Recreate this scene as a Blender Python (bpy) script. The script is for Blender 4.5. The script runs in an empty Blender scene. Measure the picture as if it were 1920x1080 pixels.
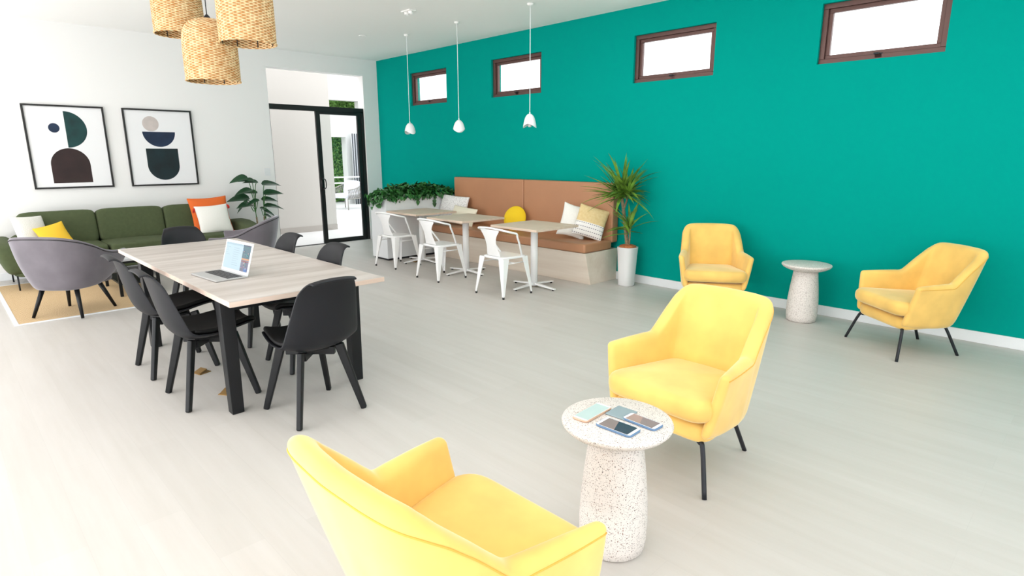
import bpy, bmesh, math, random
from mathutils import Vector, Matrix, Euler
random.seed(7)
D = bpy.data
SC = bpy.context.scene
COL = SC.collection
R = math.radians

# ------------------------------------------------------------------ camera
cam_d = D.cameras.new('camera'); cam = D.objects.new('camera', cam_d); COL.objects.link(cam)
SC.camera = cam
_yaw, _pitch, _roll, _f = R(44.40852), R(12.82904), R(-0.11125), 1098.82
_F = Vector((-math.cos(_yaw)*math.cos(_pitch), math.sin(_yaw)*math.cos(_pitch), -math.sin(_pitch)))
_R = Vector((math.sin(_yaw), math.cos(_yaw), 0)); _U = _R.cross(_F)
_R2 = _R*math.cos(_roll) + _U*math.sin(_roll); _U2 = -_R*math.sin(_roll) + _U*math.cos(_roll)
_m = Matrix((_R2, _U2, -_F)).transposed().to_4x4()
_m.translation = Vector((9.83678, -6.17381, 1.57))
cam.matrix_world = _m
cam_d.sensor_width = 36; cam_d.lens = _f/1920*36; cam_d.clip_start = .05; cam_d.clip_end = 200

# ------------------------------------------------------------------ light
W = D.worlds.new('world'); SC.world = W; W.use_nodes = True
_n = W.node_tree.nodes; _l = W.node_tree.links
_bg = _n['Background']; _bg.inputs['Strength'].default_value = 2.6
_bg.inputs['Color'].default_value = (0.965, 0.975, 1.0, 1)
def area(name, loc, rot, sx, sy, power, col=(1, 1, 1)):
    l = D.lights.new(name, 'AREA'); l.shape = 'RECTANGLE'; l.size = sx; l.size_y = sy; l.energy = power; l.color = col
    o = D.objects.new(name, l); COL.objects.link(o); o.location = loc; o.rotation_euler = rot
    return o
# daylight entering through the long glazed side; added upward fill whitens the ceiling
area('window_daylight', (5.8, -9.5, 1.75), (R(90), 0, 0), 11.5, 2.6, 25, (.98, .985, 1))
area('upward_fill', (5.8, -8.9, .4), (R(158), 0, 0), 11.5, 1.2, 330, (1, .99, .98))
# unseen overhead fills, added to brighten the right side and the cafe corner
area('overhead_fill', (9.4, -2.6, 3.22), (0, 0, 0), 3.4, 2.6, 24, (1, .985, .97))
area('overhead_fill', (5.8, -2.4, 3.22), (0, 0, 0), 1.8, 1.8, 20, (1, .985, .97))
_vs = SC.view_settings
_vs.view_transform = 'Standard'; _vs.look = 'None'; _vs.gamma = 1; _vs.use_curve_mapping = False
_vs.exposure = 0.27

# ------------------------------------------------------------------ materials
def srgb(r, g, b):
    f = lambda c: (c/255/12.92) if c/255 <= .04045 else ((c/255+.055)/1.055)**2.4
    return (f(r), f(g), f(b), 1)
MATS = {}
def mat(name, col, rough=.6, metal=0, sheen=0, sheen_tint=None, spec=None, bump=0, bscale=200, var=0, vscale=4, coat=0, vdetail=3, stretch=None):
    m = D.materials.new(name); m.use_nodes = True; MATS[name] = m
    nt = m.node_tree; b = nt.nodes['Principled BSDF']
    b.inputs['Base Color'].default_value = col; b.inputs['Roughness'].default_value = rough
    b.inputs['Metallic'].default_value = metal
    if sheen:
        b.inputs['Sheen Weight'].default_value = sheen; b.inputs['Sheen Roughness'].default_value = .4
        if sheen_tint: b.inputs['Sheen Tint'].default_value = sheen_tint
    if spec is not None: b.inputs['Specular IOR Level'].default_value = spec
    if coat: b.inputs['Coat Weight'].default_value = coat
    tc = nt.nodes.new('ShaderNodeTexCoord'); out = tc.outputs['Object']
    if stretch:
        mp = nt.nodes.new('ShaderNodeMapping'); mp.inputs['Scale'].default_value = stretch
        nt.links.new(out, mp.inputs['Vector']); out = mp.outputs['Vector']
    if var:
        nz = nt.nodes.new('ShaderNodeTexNoise'); nz.inputs['Scale'].default_value = vscale; nz.inputs['Detail'].default_value = vdetail
        nt.links.new(out, nz.inputs['Vector'])
        cr = nt.nodes.new('ShaderNodeValToRGB')
        cr.color_ramp.elements[0].position = .3; cr.color_ramp.elements[1].position = .7
        cr.color_ramp.elements[0].color = tuple(c*(1-var) for c in col[:3])+(1,)
        cr.color_ramp.elements[1].color = tuple(min(1, c*(1+var)) for c in col[:3])+(1,)
        nt.links.new(nz.outputs['Fac'], cr.inputs['Fac']); nt.links.new(cr.outputs['Color'], b.inputs['Base Color'])
    if bump:
        n2 = nt.nodes.new('ShaderNodeTexNoise'); n2.inputs['Scale'].default_value = bscale
        nt.links.new(out, n2.inputs['Vector'])
        bp = nt.nodes.new('ShaderNodeBump'); bp.inputs['Strength'].default_value = bump; bp.inputs['Distance'].default_value = .01
        nt.links.new(n2.outputs['Fac'], bp.inputs['Height']); nt.links.new(bp.outputs['Normal'], b.inputs['Normal'])
    return m
def emis(m, col, s):
    b = m.node_tree.nodes['Principled BSDF']
    b.inputs['Emission Color'].default_value = col; b.inputs['Emission Strength'].default_value = s
    return m

M_white = mat('wall_white', srgb(240, 239, 238), .85)
M_ceil = mat('ceiling_white', srgb(252, 251, 249), .9)
M_green = mat('wall_green', srgb(0, 150, 138), .9, spec=.04)
M_trim = mat('trim_white', srgb(232, 234, 236), .5)
M_black = mat('frame_black', srgb(20, 18, 19), .45)
M_bronze = mat('window_bronze', srgb(98, 70, 65), .35, metal=.35)
M_yellow = mat('yellow_velvet', srgb(239, 195, 108), .75, sheen=.85, sheen_tint=(1, .94, .7, 1), var=.13, vscale=4.5, spec=.2)
M_yseam = mat('yellow_seam', srgb(222, 170, 74), .8)
M_legblack = mat('black_metal', srgb(24, 26, 33), .4, metal=.2)
M_blackplastic = mat('black_plastic', srgb(18, 20, 26), .5, spec=.35)
M_blackleather = mat('black_leather', srgb(9, 9, 10), .55, spec=.3, bump=.1, bscale=300)
M_blackwood = mat('black_wood', srgb(10, 12, 16), .45, spec=.35, var=.3, vscale=12, stretch=(1, 1, .1))
M_grey = mat('grey_velvet', srgb(112, 107, 113), .75, sheen=.6, sheen_tint=(.9, .9, 1, 1), var=.12, vscale=5, spec=.2)
M_piping = mat('dark_piping', srgb(28, 26, 28), .7)
M_green_sofa = mat('olive_fabric', srgb(76, 86, 56), .9, bump=.25, bscale=400, var=.08, vscale=25)
M_orange = mat('orange_fabric', srgb(226, 106, 40), .85, bump=.2, bscale=200)
M_whitefab = mat('white_fabric', srgb(240, 238, 232), .9, bump=.5, bscale=90)
M_red = mat('red_thread', srgb(205, 45, 35), .9)
M_cream = mat('cream_fabric', srgb(238, 230, 208), .9, bump=.5, bscale=110)
M_whitemetal = mat('white_metal', srgb(250, 250, 250), .3, spec=.6)
M_rubber = mat('black_rubber', srgb(25, 25, 25), .7)
M_tan = mat('tan_leather', srgb(181, 130, 95), .45, var=.04, vscale=3, bump=.06, bscale=150)
M_pot = mat('white_pot', srgb(226, 226, 226), .5)
M_soil = mat('mulch', srgb(176, 104, 60), .95, bump=1, bscale=60, var=.35, vscale=50)
M_leaf = mat('leaf_green', srgb(112, 150, 56), .45, var=.6, vscale=7)
M_leafdark = mat('leaf_dark', srgb(28, 66, 38), .35, var=.3, vscale=14)
M_leafivy = mat('leaf_ivy', srgb(52, 108, 50), .4, var=.75, vscale=13)
M_trunk = mat('trunk', srgb(140, 124, 98), .9, var=.3, vscale=50, bump=.8, bscale=60)
M_stem = mat('green_stem', srgb(60, 112, 50), .5)
M_alu = mat('laptop_aluminium', srgb(196, 196, 196), .35, metal=.6)
M_key = mat('keys', srgb(60, 60, 62), .6)
M_whiteplastic = mat('white_plastic', srgb(244, 245, 246), .35)
M_brass = mat('brass', srgb(150, 118, 70), .45, metal=.5)
M_bulb = mat('bulb_glass', srgb(215, 215, 215), .2)
M_terrace = mat('terrace_paving', srgb(205, 205, 203), .8)
M_outbeige = mat('outside_wall', srgb(182, 178, 172), .9)
M_tile = mat('skirting_tile', srgb(160, 154, 147), .6)
M_rope = mat('outdoor_rope', srgb(140, 135, 130), .85)
M_outcush = mat('outdoor_cushion', srgb(205, 206, 212), .9)

def wood_mat(name, c1, c2, rough=.5, axis=0, plank=.0, scale=1.0, contrast=.5, gap=None):
    """streaky board; grain runs along the axis"""
    m = D.materials.new(name); m.use_nodes = True; nt = m.node_tree; b = nt.nodes['Principled BSDF']
    b.inputs['Roughness'].default_value = rough
    tc = nt.nodes.new('ShaderNodeTexCoord'); mp = nt.nodes.new('ShaderNodeMapping')
    s = [14*scale]*3; s[axis] = 1.1*scale
    mp.inputs['Scale'].default_value = s
    nt.links.new(tc.outputs['Object'], mp.inputs['Vector'])
    nz = nt.nodes.new('ShaderNodeTexNoise'); nz.inputs['Scale'].default_value = 1.0; nz.inputs['Detail'].default_value = 6; nz.inputs['Roughness'].default_value = .62
    nt.links.new(mp.outputs['Vector'], nz.inputs['Vector'])
    cr = nt.nodes.new('ShaderNodeValToRGB')
    cr.color_ramp.elements[0].position = .5-contrast/2; cr.color_ramp.elements[1].position = .5+contrast/2
    cr.color_ramp.elements[0].color = c1; cr.color_ramp.elements[1].color = c2
    nt.links.new(nz.outputs['Fac'], cr.inputs['Fac'])
    out = cr.outputs['Color']
    if plank:
        br = nt.nodes.new('ShaderNodeTexBrick')
        m2 = nt.nodes.new('ShaderNodeMapping')
        if axis == 1: m2.inputs['Rotation'].default_value = (0, 0, R(90))
        nt.links.new(tc.outputs['Object'], m2.inputs['Vector']); nt.links.new(m2.outputs['Vector'], br.inputs['Vector'])
        br.inputs['Scale'].default_value = 1; br.inputs['Brick Width'].default_value = plank*7; br.inputs['Row Height'].default_value = plank
        br.inputs['Mortar Size'].default_value = .0012; br.inputs['Mortar Smooth'].default_value = .1; br.offset = .37
        br.inputs['Color1'].default_value = (1, 1, 1, 1); br.inputs['Color2'].default_value = (.955, .955, .95, 1)
        br.inputs['Mortar'].default_value = gap or (.8, .8, .8, 1)
        mx = nt.nodes.new('ShaderNodeMixRGB'); mx.blend_type = 'MULTIPLY'; mx.inputs['Fac'].default_value = 1
        nt.links.new(out, mx.inputs['Color1']); nt.links.new(br.outputs['Color'], mx.inputs['Color2']); out = mx.outputs['Color']
    nt.links.new(out, b.inputs['Base Color'])
    return m
M_floor = wood_mat('floor_vinyl', srgb(195, 190, 184), srgb(206, 202, 198), .42, 0, .18, .8, .6, gap=(.93, .93, .93, 1))
M_floor.node_tree.nodes['Principled BSDF'].inputs['Specular IOR Level'].default_value = .4
M_tablewood = wood_mat('table_grey_oak', srgb(170, 160, 152), srgb(206, 199, 194), .45, 1, .0, .8, .45)
M_tableedge = wood_mat('table_edge_oak', srgb(205, 180, 164), srgb(226, 206, 192), .5, 1, 0, 1, .5)
M_cafewood = wood_mat('cafe_table_wood', srgb(214, 190, 170), srgb(230, 210, 192), .45, 0, 0, 1, .5)
M_benchwood = wood_mat('bench_wood', srgb(214, 198, 180), srgb(236, 226, 212), .5, 0, 0, .45, .5)

def terrazzo(name):
    m = D.materials.new(name); m.use_nodes = True; nt = m.node_tree; b = nt.nodes['Principled BSDF']
    b.inputs['Roughness'].default_value = .55
    tc = nt.nodes.new('ShaderNodeTexCoord'); out = None; prev = None
    base = nt.nodes.new('ShaderNodeRGB'); base.outputs[0].default_value = srgb(222, 215, 209); prev = base.outputs[0]
    for sc, th, keep, ca, cb in ((150, .30, .5, srgb(140, 120, 108), srgb(195, 188, 182)), (95, .22, .28, srgb(70, 62, 60), srgb(140, 100, 84)), (230, .32, .4, srgb(96, 86, 82), srgb(160, 154, 150))):
        v = nt.nodes.new('ShaderNodeTexVoronoi'); v.inputs['Scale'].default_value = sc
        nt.links.new(tc.outputs['Object'], v.inputs['Vector'])
        lt = nt.nodes.new('ShaderNodeMath'); lt.operation = 'LESS_THAN'; lt.inputs[1].default_value = th
        nt.links.new(v.outputs['Distance'], lt.inputs[0])
        sep = nt.nodes.new('ShaderNodeSeparateColor'); nt.links.new(v.outputs['Color'], sep.inputs['Color'])
        l2 = nt.nodes.new('ShaderNodeMath'); l2.operation = 'LESS_THAN'; l2.inputs[1].default_value = keep
        nt.links.new(sep.outputs[0], l2.inputs[0])
        mu = nt.nodes.new('ShaderNodeMath'); mu.operation = 'MULTIPLY'
        nt.links.new(lt.outputs[0], mu.inputs[0]); nt.links.new(l2.outputs[0], mu.inputs[1])
        c = nt.nodes.new('ShaderNodeMixRGB'); c.inputs['Color1'].default_value = ca; c.inputs['Color2'].default_value = cb
        nt.links.new(sep.outputs[1], c.inputs['Fac'])
        mx = nt.nodes.new('ShaderNodeMixRGB'); nt.links.new(mu.outputs[0], mx.inputs['Fac'])
        nt.links.new(prev, mx.inputs['Color1']); nt.links.new(c.outputs['Color'], mx.inputs['Color2']); prev = mx.outputs['Color']
    nt.links.new(prev, b.inputs['Base Color'])
    return m
M_terrazzo = terrazzo('terrazzo')

def weave_mat(name, ca, cb, sx, sz, rough=.7):
    """wicker: fine horizontal strands crossed by uprights, in object space angle/height"""
    m = D.materials.new(name); m.use_nodes = True; nt = m.node_tree; b = nt.nodes['Principled BSDF']
    b.inputs['Roughness'].default_value = rough
    N = nt.nodes.new; L = nt.links.new
    tc = N('ShaderNodeTexCoord'); sp = N('ShaderNodeSeparateXYZ'); L(tc.outputs['Object'], sp.inputs[0])
    at = N('ShaderNodeMath'); at.operation = 'ARCTAN2'; L(sp.outputs[1], at.inputs[0]); L(sp.outputs[0], at.inputs[1])
    def wave(src, k, ph=None):
        a = N('ShaderNodeMath'); a.operation = 'MULTIPLY'; a.inputs[1].default_value = k; L(src, a.inputs[0])
        o = a.outputs[0]
        if ph is not None:
            c = N('ShaderNodeMath'); c.operation = 'ADD'; L(o, c.inputs[0]); L(ph, c.inputs[1]); o = c.outputs[0]
        s = N('ShaderNodeMath'); s.operation = 'SINE'; L(o, s.inputs[0]); return s.outputs[0]
    u = wave(at.outputs[0], sx); v = wave(sp.outputs[2], sz)
    pr = N('ShaderNodeMath'); pr.operation = 'MULTIPLY'; L(u, pr.inputs[0]); L(v, pr.inputs[1])
    nz = N('ShaderNodeTexNoise'); nz.inputs['Scale'].default_value = 26; nz.inputs['Detail'].default_value = 4; L(tc.outputs['Object'], nz.inputs['Vector'])
    ad = N('ShaderNodeMath'); ad.operation = 'MULTIPLY_ADD'; ad.inputs[1].default_value = .28; L(pr.outputs[0], ad.inputs[0]); L(nz.outputs['Fac'], ad.inputs[2])
    cr = N('ShaderNodeValToRGB'); cr.color_ramp.elements[0].position = .25; cr.color_ramp.elements[1].position = .72
    cr.color_ramp.elements[0].color = ca; cr.color_ramp.elements[1].color = cb
    L(ad.outputs[0], cr.inputs['Fac']); L(cr.outputs['Color'], b.inputs['Base Color'])
    bp = N('ShaderNodeBump'); bp.inputs['Strength'].default_value = .8; bp.inputs['Distance'].default_value = .008
    L(pr.outputs[0], bp.inputs['Height']); L(bp.outputs['Normal'], b.inputs['Normal'])
    return m
M_wicker = weave_mat('wicker', srgb(196, 134, 70), srgb(250, 222, 172), 22, 300)
M_wickerdark = mat('wicker_inner', srgb(170, 112, 62), .8, var=.2, vscale=60)

def rug_mat():
    m = mat('jute', srgb(214, 182, 138), .95, bump=.9, bscale=150)
    nt = m.node_tree; b = nt.nodes['Principled BSDF']
    tc = nt.nodes.new('ShaderNodeTexCoord'); w = nt.nodes.new('ShaderNodeTexWave'); w.inputs['Scale'].default_value = 32; w.inputs['Distortion'].default_value = 3
    w.inputs['Detail Scale'].default_value = 6; w.bands_direction = 'Y'
    nt.links.new(tc.outputs['Object'], w.inputs['Vector'])
    cr = nt.nodes.new('ShaderNodeValToRGB'); cr.color_ramp.elements[0].color = srgb(202, 168, 124); cr.color_ramp.elements[1].color = srgb(226, 198, 156)
    nt.links.new(w.outputs['Fac'], cr.inputs['Fac']); nt.links.new(cr.outputs['Color'], b.inputs['Base Color'])
    return m
M_jute = rug_mat()

def dots_mat(name, base, dot, scale, th):
    m = mat(name, base, .9, bump=.4, bscale=90); nt = m.node_tree; b = nt.nodes['Principled BSDF']
    tc = nt.nodes.new('ShaderNodeTexCoord'); v = nt.nodes.new('ShaderNodeTexVoronoi'); v.inputs['Scale'].default_value = scale
    nt.links.new(tc.outputs['Object'], v.inputs['Vector'])
    lt = nt.nodes.new('ShaderNodeMath'); lt.operation = 'LESS_THAN'; lt.inputs[1].default_value = th; nt.links.new(v.outputs['Distance'], lt.inputs[0])
    mx = nt.nodes.new('ShaderNodeMixRGB'); mx.inputs['Color1'].default_value = base; mx.inputs['Color2'].default_value = dot
    nt.links.new(lt.outputs[0], mx.inputs['Fac']); nt.links.new(mx.outputs['Color'], b.inputs['Base Color'])
    return m
M_dots = dots_mat('white_speckled_fabric', srgb(240, 238, 236), srgb(176, 170, 172), 70, .3)

def dash_mat():
    """lower half white with rows of small dark stitches, upper half straw-coloured"""
    m = mat('stitched_two_tone_fabric', srgb(240, 238, 232), .9); nt = m.node_tree; b = nt.nodes['Principled BSDF']; N = nt.nodes.new; L = nt.links.new
    tc = N('ShaderNodeTexCoord'); sp = N('ShaderNodeSeparateXYZ'); L(tc.outputs['Object'], sp.inputs[0])
    def M(op, a, bb):
        x = N('ShaderNodeMath'); x.operation = op
        for i, q in enumerate((a, bb)):
            if q is None: continue
            if isinstance(q, (int, float)): x.inputs[i].default_value = q
            else: L(q, x.inputs[i])
        return x.outputs[0]
    x, y = sp.outputs[0], sp.outputs[1]
    rows = M('GREATER_THAN', M('SINE', M('MULTIPLY', y, 135), None), .84)
    ds = M('GREATER_THAN', M('SINE', M('MULTIPLY', x, 230), None), -.2)
    st = M('MULTIPLY', rows, ds)
    c1 = N('ShaderNodeMixRGB'); c1.inputs['Color1'].default_value = srgb(242, 240, 236); c1.inputs['Color2'].default_value = srgb(110, 105, 120); L(st, c1.inputs['Fac'])
    nz = N('ShaderNodeTexNoise'); nz.inputs['Scale'].default_value = 30; L(tc.outputs['Object'], nz.inputs['Vector'])
    c2 = N('ShaderNodeMixRGB'); c2.inputs['Color1'].default_value = srgb(214, 182, 122); c2.inputs['Color2'].default_value = srgb(238, 218, 170); L(nz.outputs['Fac'], c2.inputs['Fac'])
    up = M('GREATER_THAN', y, -.02)
    c3 = N('ShaderNodeMixRGB'); L(up, c3.inputs['Fac']); L(c1.outputs['Color'], c3.inputs['Color1']); L(c2.outputs['Color'], c3.inputs['Color2'])
    L(c3.outputs['Color'], b.inputs['Base Color']); return m
M_dash = dash_mat()
M_yfab = mat('yellow_fabric', srgb(236, 190, 50), .85, bump=.2, bscale=150)
M_ybright = mat('lemon_fabric', srgb(246, 206, 30), .85, bump=.2, bscale=120)

def glass_mat(name, tint, refl=.08):
    m = D.materials.new(name); m.use_nodes = True; nt = m.node_tree; nt.nodes.clear()
    o = nt.nodes.new('ShaderNodeOutputMaterial'); t = nt.nodes.new('ShaderNodeBsdfTransparent'); g = nt.nodes.new('ShaderNodeBsdfGlossy')
    t.inputs['Color'].default_value = tint; g.inputs['Roughness'].default_value = .02
    mx = nt.nodes.new('ShaderNodeMixShader'); mx.inputs['Fac'].default_value = refl
    nt.links.new(t.outputs[0], mx.inputs[1]); nt.links.new(g.outputs[0], mx.inputs[2]); nt.links.new(mx.outputs[0], o.inputs['Surface'])
    return m
M_glass = glass_mat('clear_glass', (.97, .98, .98, 1), .05)
M_frost = glass_mat('window_glass', (.94, .95, .95, 1), .05)

# ------------------------------------------------------------------ mesh helpers
def link(name, me, m=None, parent=None, smooth=True, mats=None):
    if mats:
        for q in mats: me.materials.append(q)
    elif m: me.materials.append(m)
    if smooth:
        me.polygons.foreach_set('use_smooth', [True]*len(me.polygons))
    o = D.objects.new(name, me); COL.objects.link(o)
    if parent: o.parent = parent
    return o
def mesh(name, vs, fs, m=None, parent=None, smooth=True, mats=None, mi=None, fixn=True):
    me = D.meshes.new(name); me.from_pydata([tuple(v) for v in vs], [], fs)
    if mi: me.polygons.foreach_set('material_index', mi)
    me.update()
    if fixn:
        bm = bmesh.new(); bm.from_mesh(me); bmesh.ops.recalc_face_normals(bm, faces=bm.faces); bm.to_mesh(me); bm.free()
    return link(name, me, m, parent, smooth, mats)
class MB:
    def __init__(s): s.v = []; s.f = []; s.m = []
    def add(s, vs, fs, mi=0):
        n = len(s.v); s.v += [tuple(v) for v in vs]; s.f += [tuple(i+n for i in f) for f in fs]; s.m += [mi]*len(fs); return s
    def box(s, c, d, mi=0, rz=0):
        x, y, z = d[0]/2, d[1]/2, d[2]/2; M = Matrix.Rotation(rz, 3, 'Z')
        vs = [M @ Vector((a*x, b*y, e*z)) + Vector(c) for a in (-1, 1) for b in (-1, 1) for e in (-1, 1)]
        return s.add(vs, [(0, 1, 3, 2), (4, 6, 7, 5), (0, 4, 5, 1), (2, 3, 7, 6), (0, 2, 6, 4), (1, 5, 7, 3)], mi)
    def b2(s, x0, x1, y0, y1, z0, z1, mi=0): return s.box(((x0+x1)/2, (y0+y1)/2, (z0+z1)/2), (x1-x0, y1-y0, z1-z0), mi)
    def tube(s, pts, r, n=10, mi=0, cap=True, rs=None):
        vs, fs = tube_geo([Vector(p) for p in pts], r, n, cap, rs); return s.add(vs, fs, mi)
    def beam(s, p0, p1, w0, d0, w1=None, d1=None, mi=0, up=None):
        """rectangular tapered bar"""
        p0, p1 = Vector(p0), Vector(p1); w1 = w1 or w0; d1 = d1 or d0
        t = (p1-p0).normalized(); a = Vector(up) if up else Vector((1, 0, 0))
        a = (a - t*a.dot(t)).normalized(); b = t.cross(a)
        vs = [p + a*(i*w/2) + b*(j*d/2) for p, w, d in ((p0, w0, d0), (p1, w1, d1)) for i, j in ((-1, -1), (1, -1), (1, 1), (-1, 1))]
        return s.add(vs, [(0, 1, 2, 3), (7, 6, 5, 4), (0, 4, 5, 1), (1, 5, 6, 2), (2, 6, 7, 3), (3, 7, 4, 0)], mi)
    def build(s, name, m=None, parent=None, smooth=False, bev=0, mats=None, seg=2):
        o = mesh(name, s.v, s.f, m, parent, smooth, mats, s.m if mats else None)
        if bev:
            md = o.modifiers.new('bevel', 'BEVEL'); md.width = bev; md.segments = seg; md.limit_method = 'ANGLE'; md.angle_limit = R(40)
            bmn = o.data; bmn.polygons.foreach_set('use_smooth', [True]*len(bmn.polygons))
            w = o.modifiers.new('wn', 'WEIGHTED_NORMAL'); w.keep_sharp = False
        return o
def tube_geo(pts, r, n=10, cap=True, rs=None):
    vs, fs = [], []; a = None
    for i, p in enumerate(pts):
        t = (pts[min(i+1, len(pts)-1)] - pts[max(i-1, 0)]).normalized()
        if a is None: a = t.orthogonal().normalized()
        a = (a - t*a.dot(t)).normalized(); b = t.cross(a)
        q = rs[i] if rs else r
        vs += [p + (a*math.cos(k*2*math.pi/n) + b*math.sin(k*2*math.pi/n))*q for k in range(n)]
    for i in range(len(pts)-1):
        for k in range(n): fs.append((i*n+k, i*n+(k+1) % n, (i+1)*n+(k+1) % n, (i+1)*n+k))
    if cap: fs += [tuple(range(n))[::-1], tuple((len(pts)-1)*n+k for k in range(n))]
    return vs, fs
def crom(P, n):
    """Catmull-Rom through tuples, n samples per span"""
    P = [Vector(p) for p in P] if len(P[0]) <= 4 else P; out = []
    for i in range(len(P)-1):
        p0 = P[max(i-1, 0)]; p1 = P[i]; p2 = P[i+1]; p3 = P[min(i+2, len(P)-1)]
        for k in range(n):
            t = k/n; out.append(.5*((2*p1)+(p2-p0)*t+(2*p0-5*p1+4*p2-p3)*t*t+(3*p1-p0-3*p2+p3)*t**3))
    out.append(P[-1].copy()); return out
def loft(rings, cap=True):
    n = len(rings[0]); vs = [v for r in rings for v in r]; fs = []
    for i in range(len(rings)-1):
        for k in range(n): fs.append((i*n+k, i*n+(k+1) % n, (i+1)*n+(k+1) % n, (i+1)*n+k))
    if cap: fs += [tuple(range(n))[::-1], tuple((len(rings)-1)*n+k for k in range(n))]
    return vs, fs
def lathe(prof, n=48, c=(0, 0, 0)):
    vs, fs = [], []
    for r, z in prof: vs += [(c[0]+r*math.cos(2*math.pi*k/n), c[1]+r*math.sin(2*math.pi*k/n), c[2]+z) for k in range(n)]
    for i in range(len(prof)-1):
        for k in range(n): fs.append((i*n+k, i*n+(k+1) % n, (i+1)*n+(k+1) % n, (i+1)*n+k))
    return vs, fs
def lathe_obj(name, prof, m, parent=None, n=48, c=(0, 0, 0), smooth=True, caps=True):
    vs, fs = lathe(prof, n, c)
    if caps:
        fs.append(tuple(range(n))[::-1]); fs.append(tuple((len(prof)-1)*n+k for k in range(n)))
    return mesh(name, vs, fs, m, parent, smooth)
def blob(dims, e=6, seg=10, c=(0, 0, 0), rot=None, bulge=0, warp=None):
    """rounded, slightly puffy block"""
    bm = bmesh.new(); bmesh.ops.create_cube(bm, size=2)
    bmesh.ops.subdivide_edges(bm, edges=bm.edges[:], cuts=seg, use_grid_fill=True)
    Mr = Euler(rot).to_matrix() if rot else Matrix.Identity(3)
    for v in bm.verts:
        p = v.co; p = Vector([math.sin(q*math.pi/2*.96)/math.sin(math.pi/2*.96) for q in p])
        s = (abs(p.x)**e+abs(p.y)**e+abs(p.z)**e)**(1/e); q = p/s
        q = Vector((q.x*dims[0]/2, q.y*dims[1]/2, q.z*dims[2]/2))
        if bulge:
            q.z += math.copysign(1, p.z)*bulge*max(0, 1-p.x**2)*max(0, 1-p.y**2)*(abs(p.z) ** 2)
        if warp: q = warp(q)
        v.co = Mr @ q + Vector(c)
    vs = [v.co.copy() for v in bm.verts]; bm.verts.index_update(); fs = [tuple(v.index for v in f.verts) for f in bm.faces]; bm.free()
    return vs, fs
def thing(name, label, cat, loc=(0, 0, 0), rz=0, group=None):
    o = D.objects.new(name, None); COL.objects.link(o); o.location = loc; o.rotation_euler = (0, 0, rz); o.empty_display_size = .1
    o['label'] = label; o['category'] = cat
    if group: o['group'] = group
    return o
def tag(o, label, cat, group=None):
    o['label'] = label; o['category'] = cat
    if group: o['group'] = group
    return o
def kids(o): return [c for c in D.objects if c.parent == o]
def dup(o, loc, rz, label=None, group=None, scale=None):
    def cp(a, par):
        c = a.copy(); COL.objects.link(c); c.parent = par
        for ch in kids(a): cp(ch, c)
        return c
    r = cp(o, None); r.location = loc; r.rotation_euler = (0, 0, rz)
    if label: r['label'] = label
    if group: r['group'] = group
    if scale: r.scale = scale
    return r
def struct(o): o['kind'] = 'structure'; return o
def subsurf(o, n=1):
    md = o.modifiers.new('sub', 'SUBSURF'); md.levels = n; md.render_levels = n; return o

H = 3.237
# ================================================================== room shell
XR, YL = 12.6, -9.6
struct(MB().b2(-.0, XR, YL, .0, -.12, 0).build('floor', M_floor))
struct(MB().b2(-.2, XR+.2, YL-.2, .2, H, H+.2).build('ceiling', M_ceil))
# back wall (left of picture) with tall opening
OY0, OY1, OZ = -2.045, -.30, 2.955
w = MB(); w.b2(-.2, 0, YL, OY0, 0, H); w.b2(-.2, 0, OY1, .0, 0, H); w.b2(-.2, 0, OY0, OY1, OZ, H)
struct(w.build('wall_back', M_white))
# green wall with four high windows
WIN = [(1.045, 2.04), (3.105, 4.11), (5.595, 6.615), (7.66, 8.66)]; WZ0, WZ1 = 2.395, 2.925
w = MB(); xs = -.2
w.b2(-.2, XR, 0, .2, 0, WZ0); w.b2(-.2, XR, 0, .2, WZ1, H)
for a, b in WIN: w.b2(xs, a, 0, .2, WZ0, WZ1); xs = b
w.b2(xs, XR, 0, .2, WZ0, WZ1)
struct(w.build('wall_right', M_green))
struct(MB().b2(XR, XR+.2, YL-.2, .2, 2.95, H).b2(XR, XR+.2, YL-.2, YL+.3, 0, 2.95).b2(XR, XR+.2, -1.6, .2, 0, 2.95).build('wall_front', M_white))
f = MB()  # unseen front glazing, added to let in more light
for y in (YL+.33, -5.7, -3.7, -1.63): f.b2(XR+.07, XR+.13, y-.03, y+.03, 0, 2.95)
f.b2(XR+.07, XR+.13, YL+.3, -1.6, 0, .06); f.b2(XR+.07, XR+.13, YL+.3, -1.6, 2.89, 2.95)
o = struct(f.build('window_9', M_black)); MB().b2(XR+.095, XR+.105, YL+.36, -1.66, .06, 2.89).build('glass_pane', M_glass, o)
# glazed left side: posts and header only, wide open panels
w = MB()
w.b2(-.2, XR, YL-.2, YL, 3.0, H)
for x in (-.1, 3.15, 6.3, 9.45, 12.5): w.b2(x-.1, x+.1, YL-.2, YL, 0, 3.0)
struct(w.build('wall_left', M_white))
for i, (a, b) in enumerate(((0, 3.05), (3.25, 6.2), (6.4, 9.35), (9.55, 12.4))):
    f = MB()
    for q in (a+.03, (a+b)/2, b-.03): f.b2(q-.03, q+.03, YL-.13, YL-.07, 0, 3.0)
    f.b2(a, b, YL-.13, YL-.07, 0, .06); f.b2(a, b, YL-.13, YL-.07, 2.94, 3.0)
    o = struct(f.build('window_%d' % (i+5), M_black))
    p = MB().b2(a+.06, b-.06, YL-.105, YL-.095, .06, 2.94).build('glass_pane', M_glass, o)
struct(MB().b2(0, XR, -.018, 0, 0, .098).build('baseboard_right', M_trim, bev=.004))
struct(MB().b2(0, .018, YL, OY0, 0, .098).build('baseboard_back', M_trim, bev=.004))
struct(MB().b2(0, .018, OY1, -.018, 0, .098).build('baseboard_corner', M_trim, bev=.004))
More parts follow.
